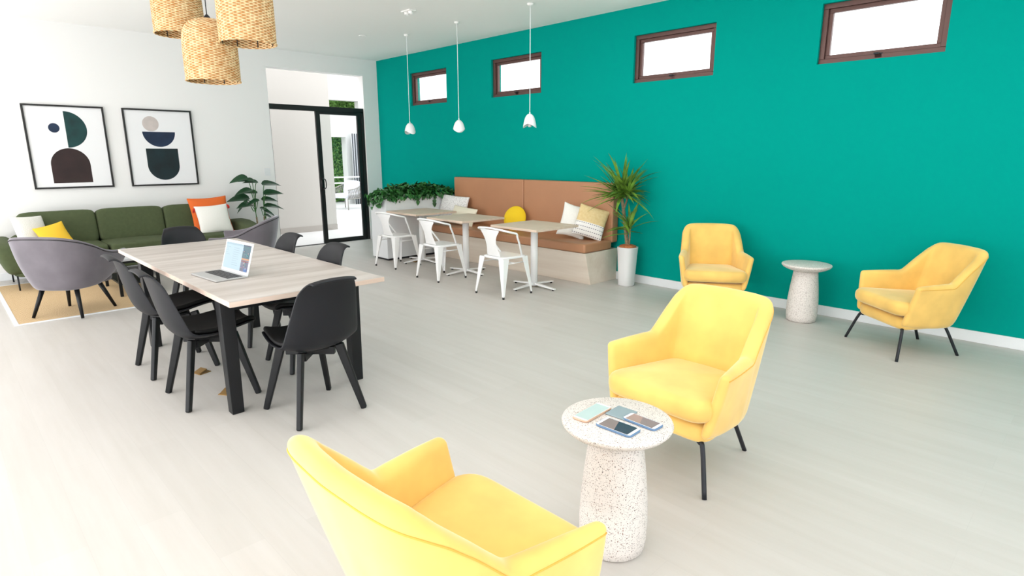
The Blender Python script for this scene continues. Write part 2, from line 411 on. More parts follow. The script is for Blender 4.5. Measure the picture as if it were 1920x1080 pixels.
for i, (a, b) in enumerate(WIN):
    f = MB(); t = .045; y0, y1 = .035, .125
    f.b2(a, b, y0, y1, WZ0, WZ0+t); f.b2(a, b, y0, y1, WZ1-t, WZ1); f.b2(a, a+t, y0, y1, WZ0+t, WZ1-t); f.b2(b-t, b, y0, y1, WZ0+t, WZ1-t)
    o = struct(f.build('window_%d' % (i+1), M_bronze, bev=.004))
    s = MB(); t2 = .035; A, B, Z0, Z1 = a+t, b-t, WZ0+t, WZ1-t
    s.b2(A, B, .06, .1, Z0, Z0+t2); s.b2(A, B, .06, .1, Z1-t2, Z1); s.b2(A, A+t2, .06, .1, Z0+t2, Z1-t2); s.b2(B-t2, B, .06, .1, Z0+t2, Z1-t2)
    s.build('window_sash', M_bronze, o, bev=.003)
    MB().b2(A+t2, B-t2, .078, .084, Z0+t2, Z1-t2).build('glass_pane', M_frost, o)
    mx = (a+b)/2
    MB().b2(mx-.03, mx+.03, .035, .06, WZ0+.01, WZ0+.05).b2(mx-.035, mx+.01, .015, .035, WZ0+.04, WZ0+.055).build('window_latch', M_legblack, o, bev=.003)
# sliding door in the back opening
DZ = 2.39; d = MB(); ym = -1.19
d.b2(-.11, -.03, OY0, OY1, DZ-.085, DZ); d.b2(-.11, -.03, OY1-.055, OY1, 0, DZ-.055); d.b2(-.11, -.03, OY0, OY0+.018, 0, DZ-.055)
d.b2(-.11, -.03, OY0, OY1, 0, .008)
door = struct(d.build('door_1', M_black, bev=.002))
s = MB(); s.b2(-.085, -.045, ym-.04, ym+.04, .01, DZ-.085); s.b2(-.085, -.045, OY1-.13, OY1-.056, .01, DZ-.085)
s.b2(-.085, -.045, ym+.04, OY1-.13, .01, .075); s.b2(-.085, -.045, ym+.04, OY1-.13, DZ-.13, DZ-.085)
s.build('door_sash', M_black, door, bev=.002)
MB().b2(-.068, -.062, ym+.04, OY1-.13, .075, DZ-.13).build('glass_pane', M_glass, door)
h = MB().tube(crom([(-.045, ym+.0, .98), (.005, ym+.0, .985), (.012, ym+.03, 1.0), (.012, ym+.04, 1.07), (.012, ym+.03, 1.14), (.005, ym+.0, 1.155), (-.045, ym+.0, 1.16)], 4), .009, 8)
h.b2(-.047, -.038, ym-.03, ym+.03, .96, 1.18); h.build('door_handle', M_black, door, smooth=True)
tag(MB().b2(0, .008, -2.215, -2.125, 1.24, 1.36).build('light_switch', M_trim, bev=.002), 'small white light switch plate on the wall left of the sliding door', 'light switch')
# ceiling fittings
t = thing('ceiling_spotlight', 'small white twin spotlight plate on the ceiling near the white pendants', 'ceiling light', (3.616, -1.79, H))
MB().b2(-.09, .09, -.05, .05, -.012, 0).build('mounting_plate', M_ceil, t, bev=.004)
for sx in (-.04, .04): lathe_obj('lamp_head', [(.028, 0), (.028, -.03), (.02, -.03), (.018, -.012)], M_ceil, t, 20, (sx, 0, -.011))
t = thing('recessed_downlight', 'flush round white downlight in the ceiling toward the back corner', 'ceiling light', (1.907, -1.397, H))
lathe_obj('trim_ring', [(.055, 0), (.055, -.006), (.045, -.006), (.04, -.001)], M_ceil, t, 32)

# ================================================================== outside the door
struct(MB().b2(-30, -.2, -30, 30, -.14, -.02).b2(-.2, 30, -30, YL-.2, -.14, -.02).b2(-.2, 30, .2, 30, -.14, -.02).b2(-.2, 0, OY0, OY1, -.14, 0).build('floor_terrace', M_terrace))
struct(MB().b2(-2.2, -2.0, -4.5, .07, -.02, 3.6).build('wall_terrace', M_outbeige))
struct(MB().b2(-2.0, -1.985, -4.5, .07, -.02, .1).build('baseboard_terrace', M_tile))
t = thing('hedge_wall', 'tall green hedge panel beyond the terrace seen through the door', 'hedge', (-9, 4, 0))
def hedge():
    vs, fs = [], []; ny, nz = 150, 110
    for j in range(nz+1):
        for i in range(ny+1):
            vs.append((random.uniform(-.09, .09), -1.6+3.6*i/ny+random.uniform(-.012, .012), 4.2*j/nz))
    for j in range(nz):
        for i in range(ny): fs.append((j*(ny+1)+i, j*(ny+1)+i+1, (j+1)*(ny+1)+i+1, (j+1)*(ny+1)+i))
    return mesh('foliage', vs, fs, mat('hedge_green', srgb(118, 160, 84), .7, var=.7, vscale=9, vdetail=6), t, smooth=False)
hedge(); MB().b2(-.5, -.1, -1.6, 2, 0, 4.15).build('hedge_body', M_leafdark, t)
struct(MB().b2(-8.3, -8.0, 2.0, 6, 2.13, 2.87).b2(-8.3, -8.0, 3.74, 3.88, -.02, 2.13).b2(-8.3, -8.0, 3.88, 6, -.02, 2.13).b2(-8.3, -8.0, 4.30, 6, 2.87, 3.28).b2(-8.3, -8.0, 2.0, 6, 3.28, 5.6).build('trim_1', M_terrace))
def curtain():
    vs, fs = [], []; n = 90; y0, y1 = 3.80, 4.75
    for z in (-.02, 1.2, 2.24):
        for i in range(n+1):
            u = i/n; vs.append((-7.75+.05*math.sin(u*2*math.pi*11), y0+(y1-y0)*u, z))
    for j in range(2):
        for i in range(n): fs.append((j*(n+1)+i, j*(n+1)+i+1, (j+1)*(n+1)+i+1, (j+1)*(n+1)+i))
    m = mat('striped_curtain', srgb(225, 224, 228), .9); nt = m.node_tree; b = nt.nodes['Principled BSDF']
    tc = nt.nodes.new('ShaderNodeTexCoord'); w_ = nt.nodes.new('ShaderNodeTexWave'); w_.bands_direction = 'Y'; w_.inputs['Scale'].default_value = 3.7
    nt.links.new(tc.outputs['Object'], w_.inputs['Vector']); cr = nt.nodes.new('ShaderNodeValToRGB'); cr.color_ramp.interpolation = 'CONSTANT'
    cr.color_ramp.elements[0].color = srgb(78, 76, 82); cr.color_ramp.elements[1].position = .5; cr.color_ramp.elements[1].color = srgb(235, 235, 238)
    nt.links.new(w_.outputs['Fac'], cr.inputs['Fac']); nt.links.new(cr.outputs['Color'], b.inputs['Base Color'])
    o = mesh('striped_curtain', vs, fs, m); md = o.modifiers.new('thick', 'SOLIDIFY'); md.thickness = .006
    return tag(o, 'grey and white striped curtain hanging on the terrace behind the railing', 'curtain')
curtain()
r = MB()
for z in (.70, .88): r.b2(-7.42, -7.38, 2.4, 5.2, z-.02, z+.02)
for y in (2.6, 3.3, 4.0, 4.7): r.b2(-7.425, -7.375, y-.025, y+.025, -.02, .88)
tag(r.build('terrace_railing', M_trim), 'white metal railing on the terrace seen through the glass door', 'railing')
t = thing('outdoor_armchair', 'grey rope outdoor armchair with pale cushions on the terrace', 'chair', (-6.35, 2.72, -.02), R(20))
vs, fs = blob((.62, .62, .14), 6, 6, (0, 0, .40)); mesh('seat_cushion', vs, fs, M_outcush, t)
vs, fs = blob((.6, .14, .42), 6, 6, (0, .28, .62), (R(-12), 0, 0)); mesh('back_cushion', vs, fs, M_outcush, t)
rim = crom([(-.38, -.34, .58), (-.40, 0, .62), (-.34, .32, .72), (0, .42, .76), (.34, .32, .72), (.40, 0, .62), (.38, -.34, .58)], 5)
low = [Vector((p.x*.9, p.y*.9, .32)) for p in rim]
f = MB().tube(rim, .018, 8).tube(low, .016, 8)
f.build('frame', M_rope, t, smooth=True)
f = MB()
for i in range(0, len(rim)-1):
    f.tube([rim[i], low[min(i+1, len(low)-1)]], .008, 5); f.tube([rim[i+1], low[max(i, 0)]], .008, 5)
f.build('rope_weave', M_rope, t, smooth=True)
for sx in (-1, 1):
    for sy in (-.33, .33): MB().tube([(sx*.34, sy, .34), (sx*.36, sy*1.05, 0)], .016, 8).build('leg', M_rope, t, smooth=True)

# ================================================================== yellow armchairs
def sym(P):
    return list(P) + [(-x, y, z) for x, y, z in P[::-1][1:]]
def shell(name, T, B, widths, m, parent, n=5, bulge=.02, capn=4, vsteps=(0, .15, .35, .55, .75, .9)):
    """upholstered wrap-around shell: T top line, B bottom line (centre lines), from one arm front round the back to the other"""
    Tc = crom(T, n); Bc = crom(B, n); Wc = [v.x for v in crom([(a, 0, 0) for a in widths], n)]
    L = len(Tc); rings = []
    def ring(i, w, dt=Vector((0, 0, 0)), drop=0):
        tg = ((Tc[min(i+1, L-1)]+Bc[min(i+1, L-1)]) - (Tc[max(i-1, 0)]+Bc[max(i-1, 0)])); tg.z = 0; tg.normalize()
        nn = Vector((-tg.y, tg.x, 0))   # outward when walking from -x arm round the back
        t, b = Tc[i]+dt, Bc[i]+dt; up = (t-b).normalized(); h = w/2; t = t-up*drop; c = t-up*h; pts = []
        b = b + up*drop
        for v in vsteps: pts.append(b.lerp(c, v) + nn*(h+bulge*math.sin(v*math.pi)))
        for k in range(0, 9): a = math.pi*k/8; pts.append(c + nn*(h*math.cos(a)) + up*(h*math.sin(a)))
        for v in vsteps[::-1]: pts.append(b.lerp(c, v) - nn*(h-bulge*.3*math.sin(v*math.pi)))
        pts.append(b - up*h*.6)
        return pts
    def endtan(i, j): d = (Tc[i]+Bc[i])-(Tc[j]+Bc[j]); d.z = 0; return d.normalized()
    e0 = endtan(0, 1); e1 = endtan(L-1, L-2)
    for k in range(capn): a = math.pi/2*(1-k/capn)*.97; w = Wc[0]; rings.append(ring(0, w*math.cos(a), e0*(w/2*math.sin(a)), w/2*(1-math.cos(a))))
    for i in range(L): rings.append(ring(i, Wc[i]))
    for k in range(capn)[::-1]: a = math.pi/2*(1-k/capn)*.97; w = Wc[-1]; rings.append(ring(L-1, w*math.cos(a), e1*(w/2*math.sin(a)), w/2*(1-math.cos(a))))
    vs, fs = loft(rings); o = mesh(name, vs, fs, m, parent)
    # outer seam line just below the rolled top
    seam = []
    for rg in rings[capn-1:L+capn+1]: seam.append(rg[len(vsteps)-0])
    return o, seam
def footprint(hw_f, hw_b, yf, yb, rf, rb, yneck=None):
    """closed outline (list of (x,y)), front wider than back with rounded corners"""
    def arc(cx, cy, r, a0, a1, n=8): return [(cx+r*math.cos(a0+(a1-a0)*i/n), cy+r*math.sin(a0+(a1-a0)*i/n)) for i in range(n+1)]
    o = []
    o += arc(hw_f-rf, yf+rf, rf, -math.pi/2, 0)
    if yneck: o += [(hw_f, yneck-.04), (hw_b+(hw_f-hw_b)*.5, yneck), (hw_b, yneck+.04)]
    o += arc(hw_b-rb, yb-rb, rb, 0, math.pi/2)
    o += arc(-hw_b+rb, yb-rb, rb, math.pi/2, math.pi)
    if yneck: o += [(-hw_b, yneck+.04), (-hw_b-(hw_f-hw_b)*.5, yneck), (-hw_f, yneck-.04)]
    o += arc(-hw_f+rf, yf+rf, rf, math.pi, 1.5*math.pi)
    o2 = [o[0]]
    for p in o[1:]:
        if (p[0]-o2[-1][0])**2+(p[1]-o2[-1][1])**2 > 1e-7: o2.append(p)
    return o2
def bowfront(poly, amt, hw):
    ym = min(p[1] for p in poly)
    return [(x, y - amt*max(0, 1-(x/hw)**2)*max(0, 1-(y-ym)/.18)) for x, y in poly]
def pad(poly, z0, z1, r, crown=.0, tilt=0, sub=5):
    """soft cushion on an outline: rounded edges with radius r"""
    N_ = 72; P_ = [Vector(p) for p in poly]; seg = [(P_[(i+1) % len(P_)]-P_[i]).length for i in range(len(P_))]; tot = sum(seg); out = []; i = 0; acc = 0
    for k in range(N_):
        d = tot*k/N_
        while acc+seg[i] < d: acc += seg[i]; i += 1
        out.append(P_[i].lerp(P_[(i+1) % len(P_)], (d-acc)/max(seg[i], 1e-9)))
    for _ in range(3): out = [(out[i-1]+out[i]*2+out[(i+1) % N_])/4 for i in range(N_)]
    poly = [(p.x, p.y) for p in out]
    n = len(poly); cx = sum(p[0] for p in poly)/n; cy = sum(p[1] for p in poly)/n
    def inset(d):
        out = []
        for i in range(n):
            a = Vector(poly[i-1]); b = Vector(poly[(i+1) % n]); t = (b-a).normalized(); nn = Vector((-t.y, t.x)); out.append((poly[i][0]+nn.x*d, poly[i][1]+nn.y*d))
        return out
    rings = []
    def Z(x, y, z): return Vector((x, y, z + tilt*(cy-y)))
    for k in range(sub+1):
        a = -math.pi/2+math.pi/2*k/sub; q = inset(r*(1-math.cos(a))); rings.append([Z(x, y, z0+r+r*math.sin(a)) for x, y in q])
    for k in range(sub+1):
        a = math.pi/2*k/sub; q = inset(r*(1-math.cos(a))); rings.append([Z(x, y, z1-r+r*math.sin(a)) for x, y in q])
    q = inset(r)
    for s in (.85, .65, .45, .22): rings.append([Z(cx+(x-cx)*s, cy+(y-cy)*s, z1+crown*(1-s*s)) for x, y in q])
    return loft(rings)
def armchair():
    t = thing('yellow_armchair', '', 'armchair')
    T = [(-.330, -.200, .594), (-.313, -.09, .600), (-.292, .03, .604), (-.279, .09, .608), (-.272, .13, .640), (-.265, .19, .700), (-.259, .25, .757), (-.252, .305, .808), (-.228, .348, .842), (-.165, .368, .852), (-.08, .376, .854), (0, .38, .855)]
    B = [(-.268, -.235, .275), (-.268, -.13, .262), (-.262, -.04, .258), (-.258, .02, .257), (-.252, .06, .257), (-.245, .10, .257), (-.236, .13, .257), (-.215, .16, .257), (-.175, .185, .257), (-.12, .198, .257), (-.06, .205, .257), (0, .21, .257)]
    W_ = [.052, .064, .072, .076, .076, .076, .076, .076, .076, .075, .074, .074]
    o, seam = shell('upholstered_shell', sym(T), sym(B), W_+W_[::-1][1:], M_yellow, t, n=5, bulge=.004)
    subsurf(o)
    p = MB().tube([Vector(s) for s in seam], .0026, 6).build('seam_piping', M_yseam, o, smooth=True)
    fp = bowfront(footprint(.285, .235, -.250, .17, .06, .06), .035, .29)
    vs, fs = pad(fp, .232, .328, .035); mesh('seat_base', vs, fs, M_yellow, t)
    fp = bowfront(footprint(.308, .236, -.305, .26, .08, .06), .05, .30)
    vs, fs = pad(fp, .338, .452, .048, .016, tilt=.04); mesh('seat_cushion', vs, fs, M_yellow, t)
    for sx in (-1, 1):
        MB().tube(crom([(sx*.16, -.17, .238), (sx*.235, -.225, .232), (sx*.262, -.242, .215), (sx*.321, -.297, .0)], 5), .0115, 10).build('leg', M_legblack, t, smooth=True)
        MB().tube(crom([(sx*.12, .10, .245), (sx*.165, .155, .238), (sx*.18, .185, .215), (sx*.215, .286, .0)], 5), .0115, 10).build('leg', M_legblack, t, smooth=True)
    return t
a0 = armchair()
G_ = 'yellow velvet armchairs'
a0.location = (8.412, -3.511, 0); a0.rotation_euler = (0, 0, R(-3)); a0['group'] = G_
a0['label'] = 'yellow velvet armchair in the middle facing the near terrazzo table'
dup(a0, (8.802, -.609, 0), R(-41), 'yellow velvet armchair at the far right, its four black legs in view')
dup(a0, (7.073, -.607, 0), R(34), 'yellow velvet armchair against the green wall, partly hidden behind another armchair')
dup(a0, (8.645, -5.225, 0), R(180.7), 'closest yellow velvet armchair, seen from behind at the bottom edge', scale=(1.06, 1, 1))

# ================================================================== terrazzo tables
def side_table():
    t = thing('terrazzo_table', '', 'side table')
    n = 56
    lathe_obj('pedestal', [(.118, 0), (.130, .008), (.136, .05), (.138, .13), (.134, .22), (.124, .33), (.112, .43), (.106, .492)], M_terrazzo, t, n)
    lathe_obj('table_top', [(.10, .486), (.135, .494), (.175, .508), (.203, .524), (.215, .537), (.218, .545), (.215, .552), (.208, .5555), (.0001, .5555)], M_terrazzo, t, n)
    return t
s0 = side_table(); s0.location = (8.600, -4.385, 0); s0['label'] = 'round terrazzo side table in the foreground with three phones on it'; s0['group'] = 'terrazzo side tables'
dup(s0, (7.885, -.345, 0), 1, 'round terrazzo side table by the green wall with nothing on it')
TZ = .556
def phone(name, loc, rz, w, l, col, scr1, scr2, label, z=TZ):
    t = thing(name, label, 'phone', (loc[0], loc[1], z), rz, 'phones on the near terrazzo table')
    def rr(hw, hl, r, n=6): return [(sx*(hw-r)+r*math.cos(a), sy*(hl-r)+r*math.sin(a)) for sx, sy, a0 in ((1, 1, 0), (-1, 1, 90), (-1, -1, 180), (1, -1, 270)) for a in [R(a0+90*k/n) for k in range(n+1)]]
    vs, fs = pad(rr(w/2, l/2, .012), 0, .0085, .003); mesh('phone_body', vs, fs, col, t)
    P = rr(w/2-.004, l/2-.004, .009); mesh('bezel', [(x, y, .0088) for x, y in P], [tuple(range(len(P)))], M_whiteplastic, t, smooth=False)
    a, b = w/2-.006, l/2-.016
    mesh('screen', [(-a, -b, .0091), (a, -b, .0091), (a, b, .0091), (-a, b, .0091), (a, b*.1, .0091), (-a, -b*.3, .0091)], [(0, 1, 4, 5), (5, 4, 2, 3)], None, t, False, [scr1, scr2], [0, 1])
    return t
m_s1 = mat('screen_pale', srgb(196, 214, 212), .12, coat=.5); m_s2 = mat('screen_dark', srgb(62, 66, 84), .1, coat=.5); m_s3 = mat('screen_brown', srgb(146, 128, 126), .1, coat=.5)
m_s4 = mat('screen_tan', srgb(176, 146, 136), .1, coat=.5); m_rose = mat('rose_case', srgb(214, 176, 150), .35, metal=.4); m_blue = mat('blue_case', srgb(98, 130, 166), .4); m_pad = mat('grey_case', srgb(140, 158, 164), .5)
phone('phone', (8.503, -4.418), R(3), .076, .185, m_rose, m_s1, m_s1, 'white phone with a pale screen at the left of the near terrazzo table')
phone('phone', (8.652, -4.452), R(-88), .085, .160, m_blue, m_s3, m_s2, 'phone in a blue bumper with a dark screen, nearest on the terrazzo table')
phone('phone', (8.692, -4.346), R(-91), .070, .152, m_blue, m_s4, m_s3, 'phone in a blue case with a two-tone brown screen, right side of the terrazzo table')
o = MB().b2(-.045, .045, -.05, .05, 0, .006).build('phone_wallet_case', m_pad, bev=.003); o.location = (8.585, -4.335, TZ); o.rotation_euler = (0, 0, R(3))
tag(o, 'flat grey blue card case lying between the phones on the terrazzo table', 'case')

# ================================================================== dining table
TX0, TX1, TY0, TY1 = 3.70, 6.415, -5.065, -4.05
t = thing('dining_table', 'long grey oak dining table with square black legs and a laptop on it', 'dining table', ((TX0+TX1)/2, (TY0+TY1)/2, 0))
hx, hy = (TX1-TX0)/2, (TY1-TY0)/2
MB().b2(-hx, hx, -hy, hy, .722, .7555).build('table_top', M_tablewood, t, bev=.002)
MB().b2(-hx-.0015, hx+.0015, -hy-.0015, hy+.0015, .724, .7535).build('edge_band', M_tableedge, t)
tcx, tcy = (TX0+TX1)/2, (TY0+TY1)/2
for x, y in ((6.19, -5.02), (6.22, -4.20), (4.38, -5.02), (4.38, -4.20)):
        MB().beam((x-tcx, y-tcy, .722), (x-tcx, y-tcy, 0), .085, .085, .072, .072).build('leg', M_blackwood, t, bev=.004)
MB().b2(4.38-tcx, 6.2-tcx, -.03, .03, .66, .722).b2(4.355-tcx, 4.405-tcx, -hy+.08, hy-.18, .66, .722).b2(6.18-tcx, 6.23-tcx, -hy+.08, hy-.18, .66, .722).build('apron', M_blackwood, t)

# laptop
t = thing('laptop', 'open silver laptop with a lit screen on the dining table', 'laptop', (5.597, -4.846, .7556), R(5))
w_, d_ = .40, .215
MB().b2(-w_/2, w_/2, -d_/2, d_/2, .001, .012).build('laptop_base', M_alu, t, bev=.003)
k = MB(); random.seed(3)
for r_ in range(5):
    for c_ in range(14):
        kx = -w_/2+.03+c_*(w_-.06)/13.2; ky = d_/2-.03-r_*.0215
        k.b2(kx, kx+.021, ky-.017, ky, .012, .0135)
k.build('keyboard', M_key, t)
MB().b2(-.05, .05, -d_/2+.006, -d_/2+.055, .0118, .0124).build('trackpad', M_alu, t)
lid = Matrix.Translation((0, d_/2-.006, .012)) @ Matrix.Rotation(R(-17), 4, 'X')
lm_ = MB().b2(-w_/2, w_/2, 0, .007, 0, .222); lo = lm_.build('laptop_lid', M_whiteplastic, t, bev=.003); lo.matrix_local = lid
def scr(name, rects, parent, yy):
    vs, fs, mi, ms = [], [], [], []
    for (x0, x1, z0, z1, c, e) in rects:
        n = len(vs); vs += [(x0, yy, z0), (x1, yy, z0), (x1, yy, z1), (x0, yy, z1)]; fs.append((n, n+1, n+2, n+3)); mi.append(len(ms))
        mm = mat('screen_%d' % len(ms), (.02, .02, .02, 1), .3); emis(mm, c, e); ms.append(mm); yy -= .0001
    return mesh(name, vs, fs, None, parent, False, ms, mi, fixn=False)
E_ = .72
rc = [(-.185, .185, .02, .205, srgb(196, 226, 240), E_), (-.185, .075, .19, .205, srgb(176, 208, 224), E_), (.075, .185, .105, .205, srgb(20, 96, 116), E_), (.075, .185, .02, .105, srgb(112, 112, 140), E_),
      (.075, .185, .10, .112, srgb(214, 150, 96), E_), (.075, .185, .088, .094, srgb(150, 60, 50), E_), (.075, .185, .196, .205, srgb(20, 60, 96), E_), (.13, .175, .022, .045, srgb(40, 110, 190), E_)]
random.seed(11)
for i in range(9): rc.append((-.06+.0, random.uniform(.0, .05), .17-i*.015, .1725-i*.015, srgb(166, 196, 214), E_))
for i in range(5): rc.append((-.17, random.uniform(-.14, -.10), .17-i*.013, .1725-i*.013, srgb(166, 196, 214), E_))
for i in range(22):
    x = random.uniform(.08, .165); z = random.choice([random.uniform(.03, .08), random.uniform(.12, .185)]); c = random.choice([(70, 170, 170), (130, 180, 170), (40, 60, 70), (190, 140, 140), (60, 130, 180), (24, 120, 110), (200, 190, 180)])
    rc.append((x, x+random.uniform(.006, .016), z, z+random.uniform(.004, .01), srgb(*c), E_))
scr('screen', rc, lo, -.0006)
MB().tube([(-.004, -.0008, .214), (.004, -.0008, .214)], .0015, 6).build('webcam', M_key, lo)

# ================================================================== black dining chairs
ROWS = [(-.245, .462, .165, .020, 0), (-.235, .470, .195, .032, 0), (-.14, .458, .222, .036, 0), (-.02, .432, .240, .046, 0), (.08, .428, .246, .054, .008), (.155, .442, .247, .050, .03), (.208, .492, .243, .026, .054), (.240, .575, .232, .008, .062),
        (.262, .665, .216, 0, .056), (.279, .75, .200, 0, .044), (.291, .815, .186, -.006, .032), (.301, .855, .170, -.014, .020), (.314, .880, .155, -.018, .012), (.338, .890, .144, -.014, .006), (.362, .880, .136, -.01, .0)]
def grid_shell(rows, wmul=1, off=0, nx=14, v0=0, v1=None, n=3, yo=0):
    cr = crom([(a, b, c) for a, b, c, d, e in rows], n); ce = crom([(d, e, 0) for a, b, c, d, e in rows], n)
    v1 = v1 or len(cr); cr = cr[v0:v1]; ce = ce[v0:v1]; vs, fs = [], []
    for i in range(len(cr)):
        a = cr[max(i-1, 0)]; b = cr[min(i+1, len(cr)-1)]; ty, tz = b.x-a.x, b.y-a.y; l = math.hypot(ty, tz) or 1; ny, nz = -tz/l, ty/l
        for k in range(nx+1):
            s = -1+2*k/nx; q = abs(s)**2.4
            vs.append((cr[i].z*s*wmul, cr[i].x - ce[i].y*q + ny*off+yo, cr[i].y + ce[i].x*q + nz*off))
    for i in range(len(cr)-1):
        for k in range(nx): fs.append((i*(nx+1)+k, i*(nx+1)+k+1, (i+1)*(nx+1)+k+1, (i+1)*(nx+1)+k))
    return vs, fs
def dining_chair():
    t = thing('dining_chair', '', 'dining chair')
    vs, fs = grid_shell(ROWS); o = mesh('seat_shell', vs, fs, M_blackplastic, t, fixn=False)
    md = o.modifiers.new('s', 'SOLIDIFY'); md.thickness = .013; md.offset = 0; subsurf(o)
    md = o.modifiers.new('b', 'BEVEL'); md.width = .003
    vs, fs = grid_shell(ROWS, .93, .022, v0=1, v1=17); o = mesh('seat_pad', vs, fs, M_blackleather, t, fixn=False)
    md = o.modifiers.new('s', 'SOLIDIFY'); md.thickness = .030; md.offset = 0; subsurf(o, 2)
    f = MB()
    for a in (45, 135): f.box((0, 0, .392), (.30, .04, .05), rz=R(a))
    f.box((0, 0, .415), (.2, .2, .02)); f.build('leg_bracket', M_blackwood, t, bev=.004)
    for sx in (-1, 1):
        for sy in (-1, 1):
            MB().beam((sx*.125, sy*.125, .432), (sx*.218, sy*.218, 0), .056, .032, .036, .03, up=(sx, sy, 0)).build('leg', M_blackwood, t, bev=.008, seg=3)
    return t
c0 = dining_chair(); G_ = 'black shell chairs around the dining table'
c0.location = (6.49, -4.645, 0); c0.rotation_euler = (0, 0, R(-88)); c0['group'] = G_
c0['label'] = 'black shell dining chair at the near end of the table, its whole back in view'
for x, y, a, l in ((5.77, -5.02, 180, 'black shell dining chair on the left long side beside the near table leg'),
                   (5.01, -5.03, 180, 'black shell dining chair on the left long side, the one nearer the sofa'),
                   (3.84, -4.50, 90, 'black shell dining chair at the far end of the table in front of the sofa'),
                   (4.76, -4.26, 0, 'black shell dining chair on the right long side, next to the grey tub chair'),
                   (5.60, -4.275, 0, 'black shell dining chair on the right long side, behind the end chair')):
    dup(c0, (x, y, 0), R(a), l)

# floor sockets
def socket(x, y, l, rz=0):
    t = thing('floor_socket', l, 'floor socket', (x, y, 0), rz)
    MB().b2(-.045, .045, -.045, .045, 0, .006).build('cover_plate', M_brass, t, bev=.002)
    MB().beam((0, -.04, .006), (0, .02, .026), .07, .006).build('flip_lid', M_brass, t)
    return t
socket(5.30, -4.95, 'brass floor socket under the dining table, the farther one', .3); socket(5.84, -4.95, 'brass floor socket under the dining table beside the near table leg', .6)
socket(5.02, -1.02, 'brass floor socket under the nearest cafe table'); socket(2.62, -1.12, 'brass floor socket under the cafe table by the planter')

# ================================================================== bench seating
BX0, BX1 = 2.34, 5.475
b = thing('banquette_bench', 'long tan leather banquette on a pale wood plinth along the green wall', 'bench', ((BX0+BX1)/2, -.3, 0))
ox, oy = -(BX0+BX1)/2, .3
def prism(x0, x1, prof): return [(x, y, z) for x in (x0, x1) for y, z in prof], [(0, 3, 2, 1), (4, 5, 6, 7), (0, 1, 5, 4), (1, 2, 6, 5), (2, 3, 7, 6), (3, 0, 4, 7)]
vs, fs = prism(BX0, BX1, [(-.55, 0), (-.012, 0), (-.012, .40), (-.665, .40)])
o = mesh('plinth', [(x+ox, y+oy, z) for x, y, z in vs], fs, M_benchwood, b, smooth=False)
md = o.modifiers.new('bevel', 'BEVEL'); md.width = .002
def lbox(name, x0, x1, y0, y1, z0, z1, e, m, par, seg=10, bulge=0):
    vs, fs = blob((x1-x0, y1-y0, z1-z0), e, seg, ((x0+x1)/2+ox, (y0+y1)/2+oy, (z0+z1)/2), bulge=bulge); return mesh(name, vs, fs, m, par)
def softbox(name, x0, x1, y0, y1, z0, z1, r, m, par):
    o = MB().b2(x0+ox, x1+ox, y0+oy, y1+oy, z0, z1).build(name, m, par, bev=r, seg=5); return o
XM = 3.905
softbox('seat_cushion', BX0, BX1, -.68, -.13, .402, .515, .028, M_tan, b)
softbox('back_panel', BX0, XM-.003, -.135, -.012, .48, 1.222, .02, M_tan, b)
softbox('back_panel', XM+.003, BX1, -.135, -.012, .48, 1.222, .02, M_tan, b)

# ================================================================== cafe tables
def cafe_table():
    t = thing('cafe_table', '', 'cafe table')
    MB().b2(-.375, .375, -.365, .365, .728, .755).build('table_top', M_cafewood, t, bev=.002)
    MB().tube([(0, 0, .02), (0, 0, .72)], .043, 24).build('pedestal', M_whitemetal, t, smooth=False).data.polygons.foreach_set('use_smooth', [True]*26)
    MB().b2(-.15, .15, -.15, .15, .72, .728).build('mounting_plate', M_whitemetal, t)
    f = MB()
    for a in range(4):
        c, s = math.cos(a*math.pi/2), math.sin(a*math.pi/2)
        f.beam((c*.03, s*.03, .042), (c*.34, s*.34, .020), .05, .022, .04, .014, up=(-s, c, 0))
    f.build('cross_base', M_whitemetal, t, bev=.005)
    for a in range(4):
        c, s = math.cos(a*math.pi/2), math.sin(a*math.pi/2); MB().tube([(c*.31, s*.31, 0), (c*.31, s*.31, .015)], .014, 12).build('glide', M_rubber, t, smooth=True)
    return t
k0 = cafe_table(); k0.location = (5.05, -1.11, 0); k0['label'] = 'square wood topped cafe table nearest the camera, at the right end of the bench'; k0['group'] = 'cafe tables along the bench'
dup(k0, (3.79, -1.12, 0), 0, 'square wood topped cafe table in the middle of the three')
dup(k0, (2.655, -1.02, 0), 0, 'square wood topped cafe table beside the white planter')

